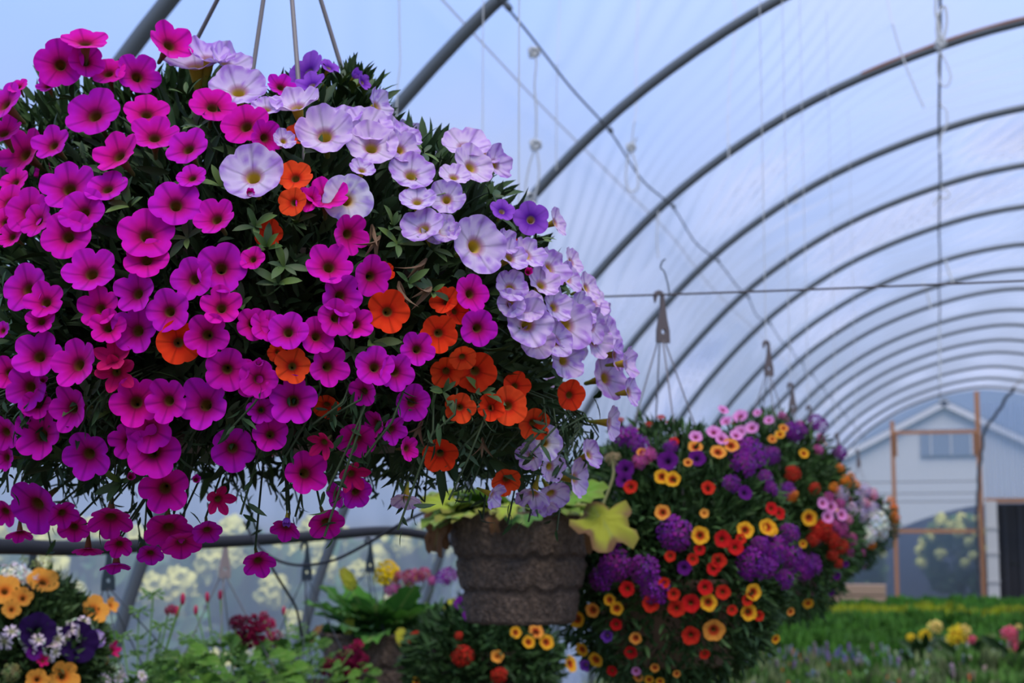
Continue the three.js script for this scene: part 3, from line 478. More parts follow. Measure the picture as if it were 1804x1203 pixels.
  const L = [[345, 110, 105, -0.2, 1.9], [402, 112, 78, 0.9, 1.5], [420, 157, 96, 0, 1.0], [522, 184, 84, -0.4, 1.5], [600, 208, 72, -0.1, 1.8], [666, 186, 58, 1.6, 0.9], [572, 236, 100, -0.1, 0.75], [648, 222, 82, 0.2, 1.0], [655, 257, 90, 0.2, 0.7], [716, 240, 56, 0.9, 1.3], [706, 262, 62, 0.5, 0.6], [820, 256, 84, 0.2, 1.3], [832, 292, 78, 0.7, 0.8], [874, 288, 62, 1.2, 0.7], [725, 306, 80, 0.2, 0.9], [500, 247, 40, 0.3, 0.7], [445, 308, 106, -0.2, 0.6], [735, 353, 62, 0, 1.1], [787, 350, 64, 0.1, 0.4], [745, 400, 76, -0.4, 0.8], [782, 406, 58, 0.2, 0.7], [840, 432, 104, 0.7, 0.3], [638, 298, 46, 0.2, 1.2], [890, 427, 48, 1.2, 0.6], [900, 506, 60, 0.4, 0.4], [900, 452, 60, 0.8, 0.7], [980, 391, 48, 1.7, 0.9], [930, 448, 60, 0.7, 0.8], [970, 472, 66, 0.8, 0.6], [1008, 460, 46, 1.5, 0.7], [1003, 490, 52, 1.2, 0.5], [926, 540, 62, 0.3, 0.4], [978, 540, 58, 0.7, 0.4], [1000, 572, 86, 0.5, 0.2], [930, 571, 82, 0.2, 0.3], [1060, 563, 54, 1.3, 0.3], [1076, 592, 60, 1.4, 0.1], [1048, 530, 56, 1.2, 0.5], [945, 602, 62, 0.3, 0.2], [1035, 506, 48, 1.4, 0.6], [995, 635, 62, 0.6, 0], [1070, 665, 72, 0.7, 0], [1104, 640, 52, 1.5, 0.1], [1110, 690, 48, 1.3, -0.1], [1076, 745, 56, 1.9, -0.2], [1050, 600, 60, 1.0, 0.2], [935, 803, 48, -0.4, -0.2], [970, 822, 50, 0.6, -0.3], [940, 872, 58, -0.3, -1.3], [972, 872, 60, 0.4, -0.9], [1016, 842, 62, 1.3, -0.2], [1040, 800, 48, 1.2, 0.4], [958, 890, 46, 0.2, -1.2], [715, 880, 52, -0.2, -1.5], [868, 872, 48, 1.8, -0.8], [1045, 575, 58, 1.0, 0.2], [955, 500, 60, 0.6, 0.6], [1022, 545, 56, 1.0, 0.3], [980, 600, 60, 0.6, 0.1], [900, 535, 50, 0.2, 0.3], [1085, 625, 50, 1.4, 0.2], [690, 235, 60, 0.6, 1.2], [800, 310, 56, 0.3, 1.2], [855, 270, 54, 0.9, 1.2], [370, 100, 80, 0.3, 1.9], [470, 190, 54, 0.1, 1.4]];
  for (const [a, b, s, fx, fy] of L) { const e = ss(a, 840, 1060); put(a, b, s * (1 + 0.1 * e), 'l', fx * (1 + 0.35 * e) + (r() - 0.5) * 0.7 * e, fy + (r() - 0.35) * 0.8 * e); }
  for (const [a, b, s, fx, fy] of [[612, 351, 88, 0.2, 0.3], [960, 780, 62, 0.2, 0.1], [768, 408, 50, 0.1, 0.4]]) put(a, b, s, 'w', fx, fy);
  const O = [[520, 312, 62, -0.1, 0.6], [516, 356, 52, -0.5, 0.3], [473, 412, 50, -0.1, 0.2, 0.02], [683, 549, 74, 0.1, 0.05], [773, 587, 66, 0.1, 0], [785, 530, 52, -0.4, 0.4, 0.015], [803, 548, 48, 0.6, 0.2, 0.015], [678, 478, 34, 0.6, 0.3, 0.02], [515, 645, 62, 0, 0.1], [487, 620, 34, -0.5, 0.3, 0.01], [786, 655, 58, 0, -0.3, 0.02], [838, 655, 72, 0.2, -0.3, 0.015], [815, 630, 48, 0.2, -0.6], [810, 718, 54, 0.1, -0.1], [865, 718, 48, 0, 0.1], [897, 715, 68, 0.4, 0], [775, 800, 62, 0, -0.4, 0.01], [575, 715, 50, -0.2, -0.7, 0.02], [892, 846, 52, 0.2, -0.6, 0.02], [315, 603, 74, 0, 0.05], [1005, 696, 54, 0.5, 0], [908, 680, 50, 0.4, 0, 0.02], [940, 746, 58, 0.3, -0.3, 0.015], [525, 236, 46, -0.2, 0.7, 0.02], [905, 440, 40, 0.9, 0.3, 0.015]];
  for (const [a, b, s, fx, fy, back] of O) put(a, b, s, 'o', fx, fy, { back });
  for (const [a, b, s, fx, fy] of [[540, 126, 76, -1.0, 0.8], [548, 148, 52, -0.6, 1.2], [936, 386, 62, 0.2, 0.3], [885, 371, 44, 0.3, 0.8], [580, 118, 36, 0.7, 1.4], [640, 145, 30, 1.2, 0.6]]) put(a, b, s, 'v', fx, fy);
  put(625, 134, 30, 'v', 0.8, 1.0, { shut: true }); put(505, 915, 26, 'v', 0, -1.4, { shut: true });
  for (const [a, b] of [[75, 670], [455, 640], [230, 840], [440, 340], [930, 480], [345, 845]]) put(a, b, 24, 'm', 0.2, 0.3, { shut: true });
  for (let i = 0; i < 62; i++) { // the far side of the ball
    const a = r() * Math.PI * 2, e = Math.asin(r() * 1.25 - 0.3), d = V(Math.cos(a) * Math.cos(e), Math.sin(e), Math.sin(a) * Math.cos(e)), toEye = eye.clone().sub(C).normalize();
    if (d.dot(toEye) > -0.15) { i--; continue; }
    const p = C.clone().add(V(d.x * RX, d.y * RY, d.z * RX)); addFlower(t, d.dot(CR) > 0.3 ? 'l' : r() < 0.12 ? 'o' : 'm', p, 0.032, d.add(V(0, 0.2, 0)).normalize(), r() * 6, r);
  }
  // shoots whose leaves can be told apart
  const shoots = [[520, 395], [500, 470], [470, 440], [490, 500], [740, 350], [760, 440], [720, 500], [690, 400], [700, 430], [350, 225], [330, 170], [130, 175], [240, 160], [560, 270], [600, 150], [570, 140], [620, 165], [640, 170], [745, 270], [860, 350], [870, 380], [940, 425], [845, 690], [820, 480], [760, 515], [780, 690], [165, 700], [195, 725], [425, 540], [450, 400], [275, 380], [230, 365], [330, 420], [10, 520], [20, 570], [390, 330], [410, 760], [150, 705], [215, 850], [100, 240], [895, 560], [1000, 605], [1045, 700], [700, 320], [655, 605], [620, 620]];
  for (const [a, b] of shoots) {
    const { p } = hitBall(a, b, C, RX * 0.955, RY * 0.955), n = loc(p).sub(loc(C)).normalize().addScaledVector(CU, 0.35).normalize(), side = V(0.3, 1, 0.2).cross(n).normalize(), up = n.clone().cross(side);
    const c = 6; for (let q = 0; q < c; q++) { const an = q / c * 6.283 + r(), el = 0.25 + 1.0 * r(), d = n.clone().multiplyScalar(Math.cos(el)).addScaledVector(side, Math.sin(el) * Math.cos(an)).addScaledVector(up, Math.sin(el) * Math.sin(an)).normalize();
      const o = mesh('leaf', LEAF_PART, LEAF_TONES[Math.floor(r() * 4)], t); o.position.copy(loc(p)); o.scale.setScalar(0.011 + 0.011 * r()); const x = d.clone().cross(n).normalize(), z = x.clone().cross(d); o.quaternion.setFromRotationMatrix(new THREE.Matrix4().makeBasis(x, d, z)); }
  }
  // a few withered brown blossoms
  const DRY = mergeGeometries([leafGeo(0.22, 0.7, 5, 0.12), leafGeo(0.18, -0.4, 5, 0.1).rotateY(2), leafGeo(0.2, 0.9, 5, 0.1).rotateY(4)]), dry = std(lin(0.16, 0.09, 0.045), 0.9);
  for (const [a, b] of [[655, 395], [670, 415], [752, 455], [703, 495], [760, 505], [745, 740], [850, 770]]) { const { p } = hitBall(a, b, C, RX, RY); const m = mesh('withered_bloom', DRY, dry, t); m.position.copy(loc(p)); m.scale.setScalar(0.014 + 0.006 * r()); m.rotation.set(2.6 + r(), r() * 6, r() - 0.5); m.userData.label = 'withered brown bloom'; }
}
function profileTop(x) { let best = 9, y = 3; for (let u = 0; u <= 1; u += 0.002) { const p = profile.getPointAt(u); if (Math.abs(p.x - x) < best && p.y > 1.5) { best = Math.abs(p.x - x); y = p.y; } } return y; }

// ------------------------------------------------------------------ the row of mixed baskets behind it
const ROW = [
  { c: [1180, 985], z: 2.52, rx: 0.205, ry: 0.235, hook: [1165, 603], label: 'mixed basket hooked on the cross wire, with yellow, scarlet and purple flowers', tone: [0.045, 0.10, 0.025], pot: 1 },
  { c: [1353, 912], z: 3.75, rx: 0.2, ry: 0.255, hook: [1353, 662], label: 'mixed basket with pink crimson-eyed flowers on top, second in the row', tone: [0.05, 0.11, 0.025] },
  { c: [1398, 935], z: 4.45, rx: 0.185, ry: 0.26, hook: [1395, 727], label: 'mixed basket with purple clusters and scarlet below, third in the row', tone: [0.04, 0.10, 0.025] },
  { c: [1430, 930], z: 5.15, rx: 0.18, ry: 0.22, hook: [1427, 760], label: 'basket with red and magenta clusters, fourth in the row', tone: [0.04, 0.10, 0.025] },
  { c: [1480, 930], z: 6.4, rx: 0.185, ry: 0.2, hook: [1476, 800], label: 'basket of lilac and pink flowers, fifth in the row', tone: [0.045, 0.10, 0.03] },
  { c: [1516, 925], z: 8.0, rx: 0.19, ry: 0.17, hook: [1512, 822], label: 'farthest basket of the row, white and orange flowers', tone: [0.05, 0.10, 0.03] },
  { c: [850, 1175], z: 3.15, rx: 0.17, ry: 0.14, hook: [850, 1000], label: 'basket with red clusters and purple flowers below the fibre pot', tone: [0.035, 0.085, 0.022], side: 1 },
  { c: [28, 1175], z: 2.2, rx: 0.148, ry: 0.155, hook: [52, 1042], label: 'basket of white, apricot and blackish purple flowers at the bottom corner', tone: [0.05, 0.10, 0.025], side: 1 },
];
ROW.forEach((b, i) => {
  const r = rngOf(900 + i * 17); b.r = r; b.C = atZ(...b.c, b.z); const base = b.C.clone().add(V(0, -b.ry * 0.72, 0));
  b.t = thing('hanging_basket', b.label, 'hanging basket', base, b.side ? 'baskets hung on the side pipe' : 'row of mixed hanging baskets');
  const potR = b.rx * 0.66, potH = 0.14, loc = (p) => p.clone().sub(base);
  mesh('pot', plainPot(potR, potR * 0.72, potH), b.pot ? std(lin(0.20, 0.13, 0.08), 0.85) : std(lin(0.1, 0.07, 0.05), 0.85), b.t);
  mesh('soil', new THREE.CylinderGeometry(potR * 0.9, potR * 0.9, 0.01, 20).translate(0, potH - 0.02, 0), soil, b.t);
  const top = loc(atZ(...b.hook, b.z));
  hanger(b.t, top.y, potR, potH, b.side ? 0.9 : 0.75, b.side ? hookDark : hookTaupe, b.side ? cableDark : wireTaupe, 0.0013, 0.45, top.x);
  if (i > 0 && i < 7) mesh('hanging_cord', rod(V(top.x - 0.0035, top.y + 0.075, 0), V(top.x, profileTop(base.x) - base.y - 0.0, 0), 0.0012), twineMat, b.t);
  const lump = (d) => 1 + 0.1 * noise.noise(d.x * 2.5 + i * 9, d.y * 2.5, d.z * 2.5);
  const pick = () => { for (;;) { const d = V(r() * 2 - 1, r() * 2 - 1, r() * 2 - 1), l = d.length(); if (l > 1 || l < 0.1) continue; return d.divideScalar(l); } };
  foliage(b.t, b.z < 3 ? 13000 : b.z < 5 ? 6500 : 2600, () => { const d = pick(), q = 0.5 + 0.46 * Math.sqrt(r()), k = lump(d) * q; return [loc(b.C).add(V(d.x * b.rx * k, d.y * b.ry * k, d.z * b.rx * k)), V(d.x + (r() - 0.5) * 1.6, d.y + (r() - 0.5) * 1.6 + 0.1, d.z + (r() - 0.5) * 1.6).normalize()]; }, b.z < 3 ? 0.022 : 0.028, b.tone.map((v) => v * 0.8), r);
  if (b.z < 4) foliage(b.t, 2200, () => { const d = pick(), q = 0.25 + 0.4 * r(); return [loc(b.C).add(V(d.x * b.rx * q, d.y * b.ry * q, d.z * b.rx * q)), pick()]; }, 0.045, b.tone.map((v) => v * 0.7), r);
  b.n = 0; b.pick = pick;
});
function rowFlower(px, py, s, kind, only) {
  let best = null;
  for (const b of only ? [ROW[only]] : ROW.slice(0, 7)) { const h = hitBall(px, py, b.C, b.rx * 1.02, b.ry * 1.02); const score = h.miss ? 100 * h.miss : h.t; if (!best || score < best.score) best = { b, h, score }; }
  const { b, h } = best, n = h.p.clone().sub(b.C); n.set(n.x / b.rx, n.y / b.ry, n.z / b.rx).normalize();
  const f = n.multiplyScalar(0.8).addScaledVector(eye.clone().sub(h.p).normalize(), 0.65).add(V((b.r() - 0.5) * 0.4, 0.1 + (b.r() - 0.5) * 0.3, 0)).normalize();
  h.p.addScaledVector(f, 0.004); b.n++;
  return addFlower(b.t, kind, h.p, pixels(h.t, s) * (HEADS[kind] ? 1.1 : 1.08), f, b.r() * 6.28, b.r, { hi: !!(only && KINDS[kind] && !KINDS[kind].low), tubes: s > 20 });
}
const LISTS = {
  pv: [[1086, 945, 40], [1084, 995, 60], [1134, 1003, 56], [1152, 1040, 52], [1190, 938, 66], [1328, 993, 62], [1056, 1020, 46], [1100, 765, 46], [1125, 780, 38], [1182, 785, 28], [1322, 792, 70], [1312, 815, 48], [1290, 850, 34], [1443, 743, 40], [1403, 756, 42], [1481, 796, 30], [1360, 860, 28], [1388, 864, 32], [1368, 965, 56], [1398, 983, 52], [1425, 996, 46], [1393, 938, 38], [1355, 1001, 38], [1418, 1008, 36], [785, 1012, 40], [1385, 1020, 36], [1340, 960, 34], [1360, 800, 34], [1350, 840, 30]],
  R: [[1271, 950, 29], [1294, 965, 27], [1265, 988, 26], [1256, 1002, 23], [1220, 985, 20], [1181, 980, 19], [1241, 1035, 26], [1273, 1043, 25], [1147, 1062, 29], [1192, 1071, 29], [1217, 1062, 31], [1186, 1046, 22], [1217, 1118, 31], [1106, 1037, 26], [1170, 1027, 19], [1232, 968, 19], [1303, 950, 19], [1315, 1056, 21], [1288, 1074, 18], [1112, 1147, 22], [1086, 1099, 20], [1246, 861, 24], [1112, 859, 24], [1187, 780, 16], [1357, 897, 22], [1370, 905, 22], [1240, 1150, 18], [1080, 1180, 18], [1335, 1084, 18]],
  Y: [[1233, 944, 31], [1312, 935, 29], [1350, 930, 29], [1168, 904, 27], [1325, 1043, 28], [1247, 1061, 29], [1317, 1078, 28], [1257, 1109, 37], [1019, 1090, 28], [907, 1115, 20], [943, 1114, 27], [961, 1132, 26], [930, 1132, 22], [1028, 1142, 24], [1002, 1170, 29], [1052, 1160, 26], [1046, 1074, 25], [1087, 1071, 23], [1075, 1056, 20], [1121, 1123, 21], [1154, 1174, 16], [1126, 1190, 18], [1144, 1195, 16], [1163, 1198, 15], [1192, 1185, 13], [1225, 790, 25], [1264, 799, 28], [1287, 787, 27], [1166, 841, 26], [1185, 846, 27], [1212, 817, 16], [1130, 799, 16], [1424, 912, 27], [1355, 933, 26], [1414, 958, 13], [1423, 1061, 18], [1390, 1076, 15], [1364, 1124, 16], [1415, 800, 17], [1374, 767, 17], [1380, 756, 16], [1360, 775, 15]],
  v: [[1071, 1119, 21], [1033, 1170, 22]],
  U: [[1102, 828, 32], [1100, 848, 28], [1177, 814, 36], [1227, 810, 30], [1463, 1043, 12], [1473, 1013, 14], [1488, 993, 12], [815, 1065, 30], [830, 1085, 28], [1310, 870, 26], [1205, 1000, 24]],
  gv: [[1142, 800, 32], [1127, 812, 30], [1409, 746, 16], [1446, 771, 18], [1443, 791, 20], [1378, 731, 17], [1461, 877, 22], [1481, 887, 20], [1483, 933, 28], [1501, 950, 25], [1498, 973, 18], [1470, 925, 22]],
  P: [[1305, 735, 26], [1225, 772, 23], [1257, 764, 26], [1296, 770, 23], [1270, 775, 25], [1305, 762, 23], [1280, 744, 23], [1325, 755, 23], [1272, 725, 20], [1335, 729, 15], [1355, 742, 17], [1448, 887, 20], [1463, 893, 21], [1457, 911, 21], [1481, 907, 21], [1121, 1180, 16]],
  rv: [[1398, 833, 30], [1436, 860, 22], [1451, 933, 38], [1468, 950, 32], [1486, 963, 27], [1468, 978, 22], [1478, 993, 17], [1433, 950, 24], [815, 1155, 40], [880, 1190, 30], [808, 1120, 16], [1440, 935, 26]],
  ov: [[1481, 824, 17], [1491, 847, 25], [1471, 859, 20], [1506, 852, 24], [1395, 872, 24], [1577, 895, 20], [1579, 912, 22], [1536, 960, 17], [1570, 880, 16], [1500, 838, 16]],
  lv: [[1486, 870, 30], [1511, 877, 38], [1524, 860, 28], [1501, 895, 28], [1541, 895, 25], [1520, 905, 28]],
  kv: [[1536, 867, 26], [1526, 885, 18], [1495, 915, 20]],
  wv: [[1546, 918, 48], [1531, 943, 34], [1555, 940, 24]],
  A: [[875, 1157, 22], [1240, 905, 16]],
};
for (const [k, list] of Object.entries(LISTS)) for (const [a, b, s] of list) rowFlower(a, b, s, k);
// red pinks on stalks above the first basket
for (const [a, b, s] of [[1092, 737, 17], [1085, 748, 12], [1143, 745, 19], [1165, 733, 18], [1178, 743, 18], [1197, 767, 12]]) {
  const B = ROW[0], p = atZ(a, b, 2.5), o = addFlower(B.t, 'rv', p, pixels(2.5, s), V(0.1, 0.9, 0.4).normalize(), a, B.r);
  const root = B.C.clone().add(V((p.x - B.C.x) * 0.7, B.ry * 0.75, 0)), g = tube([p.clone().add(V(0, -0.004, 0)), p.clone().lerp(root, 0.5).add(V(0.004, 0, 0)), root], 0.0011, 6, 5);
  o.updateMatrix(); g.applyMatrix4(new THREE.Matrix4().multiplyMatrices(new THREE.Matrix4().makeTranslation(B.t.position), o.matrix).invert()); mesh('stem', g, stemMat, o);
}
// the corner basket
for (const [k, a, b, s] of [['A', 75, 1026, 50], ['A', 165, 1075, 48], ['A', 8, 1042, 52], ['A', 40, 1055, 34], ['A', 110, 1192, 50], ['A', 65, 1198, 36], ['A', 193, 1068, 26], ['D', 65, 1112, 58], ['D', 135, 1132, 66], ['cv', 65, 983, 58], ['wv', 25, 1012, 62], ['wv', 55, 1018, 30], ['sv', 128, 1108, 34], ['sv', 148, 1102, 30], ['sv', 65, 1135, 32], ['sv', 90, 1146, 30], ['sv', 20, 1122, 36], ['sv', 208, 1186, 32], ['sv', 248, 1194, 24], ['sv', 105, 1122, 30], ['l', 168, 1126, 28], ['y', 195, 1146, 24], ['y', 75, 1165, 18], ['sv', 185, 1200, 22], ['A', 20, 1075, 30], ['U', 60, 1150, 26], ['cv', 20, 1185, 34]]) rowFlower(a, b, s, k, 7);
// flowers on the sides of the baskets that face away
ROW.forEach((b, i) => {
  const kinds = [['Y', 'R', 'pv', 'R', 'Y'], ['P', 'pv', 'Y', 'gv', 'R'], ['pv', 'rv', 'Y', 'gv'], ['rv', 'gv', 'pv'], ['lv', 'P', 'kv', 'gv'], ['wv', 'ov', 'kv', 'lv'], ['rv', 'Y', 'pv'], ['A', 'sv', 'D', 'wv']][i];
  for (let k = 0; k < (i === 0 ? 46 : 30); k++) { const d = b.pick(); if (d.y < -0.8) continue; const p = b.C.clone().add(V(d.x * b.rx, d.y * b.ry, d.z * b.rx)), front = d.dot(eye.clone().sub(b.C).normalize()) > 0.1; if (front && (i === 0 || i === 7 || k % 3)) continue; const kind = kinds[Math.floor(b.r() * kinds.length)]; addFlower(b.t, kind, p, HEADS[kind] ? 0.04 : 0.026, d.add(V(0, 0.2, 0)).normalize(), b.r() * 6, b.r, { tubes: false }); }
});

// ------------------------------------------------------------------ fibre pots
const fibreTex = noiseTexture(512, 512, (u, v) => { let s = 0; for (const [fx, fy, a, z] of [[38, 16, 0.5, 1], [20, 60, 0.45, 5], [90, 70, 0.35, 9]]) s += a * (1 - Math.abs(noise.noise(u * fx + 2 * noise.noise(u * 9, v * 9, z), v * fy + 2 * noise.noise(u * 9, v * 9, z + 3), z)) * 3.2); return 0.32 + 0.4 * s; });
const fibreCol = noiseTexture(512, 512, (u, v) => { const n = 0.5 + 0.9 * fbm(u * 30, v * 30, 4, 4), m = 0.5 + 0.6 * fbm(u * 6, v * 6, 8, 3), k = 0.55 + 0.5 * n * m * 2; return [0.50 * k, 0.42 * k, 0.35 * k]; }, true);
const fibreMat = new THREE.MeshStandardMaterial({ map: fibreCol, bumpMap: fibreTex, bumpScale: 0.006, roughness: 0.95, side: THREE.DoubleSide });
function fibrePot(R, h) { // moulded paper pot with stepped, fluffy bands
  const prof = [[0.001, 0], [0.68, 0], [0.715, 0.03], [0.745, 0.14], [0.77, 0.25], [0.745, 0.275], [0.745, 0.30], [0.795, 0.335], [0.83, 0.45], [0.855, 0.55], [0.825, 0.575], [0.825, 0.60], [0.88, 0.635], [0.92, 0.78], [0.955, 0.93], [1, 0.965], [1.0, 1.0], [0.94, 1.0], [0.9, 0.9], [0.001, 0.9]];
  const g = new THREE.LatheGeometry(prof.flatMap(([x, y], i) => i === 0 || i > 16 ? [new THREE.Vector2(x * R, y * h)] : [0.2, 0.4, 0.6, 0.8, 1].map((f) => new THREE.Vector2((prof[i - 1][0] + (x - prof[i - 1][0]) * f) * R, (prof[i - 1][1] + (y - prof[i - 1][1]) * f) * h))), 200), p = g.attributes.position, uv = g.attributes.uv;
  for (let i = 0; i < p.count; i++) { const x = p.getX(i), y = p.getY(i), z = p.getZ(i), l = Math.hypot(x, z); if (l < R * 0.5) continue; const a = Math.atan2(z, x), k = 1 + 0.012 * noise.noise(Math.cos(a) * 4, y * 20, Math.sin(a) * 4) + 0.03 * noise.noise(Math.cos(a) * 14, y * 80, Math.sin(a) * 14) + 0.02 * noise.noise(Math.cos(a) * 40, y * 220, Math.sin(a) * 40); p.setXYZ(i, x * k, y + (y > h * 0.1 && y < h * 0.95 ? 0.009 * noise.noise(Math.cos(a) * 5, y * 9, Math.sin(a) * 5) : 0.002 * noise.noise(Math.cos(a) * 9, 3, Math.sin(a) * 9)), z * k); }
  for (let i = 0; i < uv.count; i++) uv.setXY(i, uv.getX(i) * 3, uv.getY(i) * 1.2);
  g.computeVertexNormals(); return g;
}
// broad leaf with wavy lobed edge; unit length along +y
function broadLeaf({ width = 0.8, lobes = 5, deep = 0.12, droop = 0.4, seed = 1, col, edge, brown = 0, cup = 0.1 }) {
  const r = rngOf(seed), N = 28, K = 5, pos = [], c = [], idx = [];
  pos.push(0, 0.42, 0.03); c.push(...col);
  const rim = []; for (let i = 0; i < N; i++) { const a = i / N * 2 * Math.PI; const w = 1 - deep * (0.5 - 0.5 * Math.cos(a * lobes * 1)) - 0.06 * r(); rim.push([Math.sin(a) * width / 2 * w, 0.5 - Math.cos(a) * 0.5 * w]); }
  for (let k = 1; k <= K; k++) for (let i = 0; i < N; i++) { const t = k / K, x = rim[i][0] * t, y = 0.42 + (rim[i][1] - 0.42) * t; pos.push(x, y, -droop * y * y + cup * Math.abs(x) + 0.05 * t * Math.sin(i * 2.1 + seed) * t + 0.03 * noise.noise(x * 8, y * 8, seed)); const b = brown * ss(t + 0.35 * noise.noise(x * 5 + seed, y * 5, 2), 0.62, 0.98); let q = mix3(col, edge, t * 0.6 + 0.3 * noise.noise(x * 3, y * 3, seed)); if (Math.abs(x) < 0.02) q = mix3(q, [0.3, 0.35, 0.1], 0.4); c.push(...mix3(q, [0.17, 0.09, 0.045], b)); }
  for (let i = 0; i < N; i++) idx.push(0, 1 + i, 1 + (i + 1) % N);
  for (let k = 0; k < K - 1; k++) for (let i = 0; i < N; i++) { const a = 1 + k * N + i, b = 1 + k * N + (i + 1) % N; idx.push(a, a + N, b, b, a + N, b + N); }
  const g = new THREE.BufferGeometry(); g.setAttribute('position', new THREE.Float32BufferAttribute(pos, 3)); g.setAttribute('color', new THREE.Float32BufferAttribute(c, 3)); g.setIndex(idx); g.computeVertexNormals(); return g;
}
const broadMat = new THREE.MeshPhysicalMaterial({ color: 0xffffff, vertexColors: true, roughness: 1, transmission: 0.25, thickness: 0, side: THREE.DoubleSide, specularIntensity: 0.3 });
function setLeaf(parent, geo, base, dir, face, size, label) { const o = mesh('leaf', geo, broadMat, parent); const y = dir.clone().normalize(), x = y.clone().cross(face).normalize(), z = x.clone().cross(y); o.quaternion.setFromRotationMatrix(new THREE.Matrix4().makeBasis(x, y, z)); o.position.copy(base); o.scale.setScalar(size); if (label) o.userData.label = label; return o; }
{
  const r = rngOf(31), z = 2.3, rim = atZ(918, 903, z), R = pixels(z, 137), h = pixels(z, 196), base = rim.clone().setY(rim.y - h);
  const t = thing('fibre_pot_plant', 'brown moulded fibre pot with yellowing lobed leaves over its rim', 'potted plant', base, 'fibre pots');
  mesh('pot', fibrePot(R, h), fibreMat, t); mesh('soil', new THREE.CylinderGeometry(R * 0.9, R * 0.9, 0.01, 24).translate(0, h * 0.92, 0), soil, t);
  hanger(t, h + 0.37, R * 0.95, h, 0.4, hookTaupe, wireTaupe, 0.0013, 0.3);
  mesh('hanging_cord', rod(V(-0.0035, h + 0.445, 0), V(0, profileTop(base.x) - base.y, 0), 0.0012), twineMat, t);
  const green = broadLeaf({ col: [0.14, 0.30, 0.03], edge: [0.20, 0.36, 0.04], seed: 3, brown: 0.3, droop: 0.5 }), lime = broadLeaf({ col: [0.34, 0.42, 0.04], edge: [0.30, 0.40, 0.04], seed: 4, brown: 0.6, deep: 0.3, droop: 0.55 }), deep = broadLeaf({ col: [0.06, 0.16, 0.025], edge: [0.08, 0.2, 0.03], seed: 5, droop: 0.5 }), brown = broadLeaf({ col: [0.22, 0.11, 0.05], edge: [0.18, 0.08, 0.03], seed: 6, brown: 1, deep: 0.35, droop: 0.7, cup: 0.4 });
  const loc = (a, b, zz) => atZ(a, b, zz).sub(base);
  for (let i = 0; i < 38; i++) { const a = r() * 6.283, q = 0.2 + 0.7 * r(), el = 0.15 + 0.9 * (1 - q) + 0.3 * r(); setLeaf(t, [green, lime, deep, green][Math.floor(r() * 4)], V(Math.cos(a) * R * q * 0.6, h * 0.95, Math.sin(a) * R * q * 0.6), V(Math.cos(a), Math.tan(Math.min(1.2, el * 0.7)), Math.sin(a)), V(0, 1, 0.01), R * (0.7 + 0.45 * r())); }
  setLeaf(t, broadLeaf({ col: [0.36, 0.37, 0.035], edge: [0.32, 0.35, 0.04], seed: 9, brown: 1, deep: 0.34, lobes: 5, width: 1.05, droop: 0.35 }), loc(1035, 885, 2.2), V(0.55, -0.42, 0.55), V(0.15, 0.75, 0.6), 0.105, 'large yellow-green lobed leaf with scorched brown edges');
  setLeaf(t, brown, loc(1040, 905, 2.21), V(0.2, -0.8, 0.5), V(0.1, 0.4, 0.9), 0.055, 'crisp brown dead leaf');
  setLeaf(t, brown, loc(790, 893, 2.22), V(-0.45, -0.75, 0.35), V(-0.3, 0.3, 0.9), 0.075, 'crisp brown dead leaf'); setLeaf(t, brown, loc(775, 900, 2.22), V(0.0, -1, 0.2), V(0.2, 0.2, 0.9), 0.06, 'crisp brown dead leaf'); setLeaf(t, brown, loc(870, 903, 2.18), V(0.1, -0.8, 0.5), V(0, 0.3, 0.9), 0.03, 'crisp brown dead leaf');
  setLeaf(t, lime, loc(820, 890, 2.2), V(-0.6, 0.25, 0.5), V(0, 0.7, 0.7), 0.07); setLeaf(t, green, loc(1000, 880, 2.2), V(0.5, 0.35, 0.6), V(0, 0.7, 0.7), 0.075); setLeaf(t, lime, loc(900, 890, 2.18), V(0.1, 0.1, 0.9), V(0, 0.8, 0.5), 0.06);
  const seedStalk = mesh('seed_head', HEADS.cv.g[0], std(lin(0.22, 0.16, 0.07), 0.9), t); seedStalk.position.copy(loc(1078, 800, 2.3)); seedStalk.scale.setScalar(0.018); seedStalk.rotation.x = -1.2; seedStalk.userData.label = 'dried brown seed head on a pale stalk';
  mesh('stalk', tube([loc(1078, 808, 2.3), loc(1080, 840, 2.3), loc(1060, 895, 2.3)], 0.0022, 8, 6), std(lin(0.28, 0.27, 0.1), 0.8), t);
}
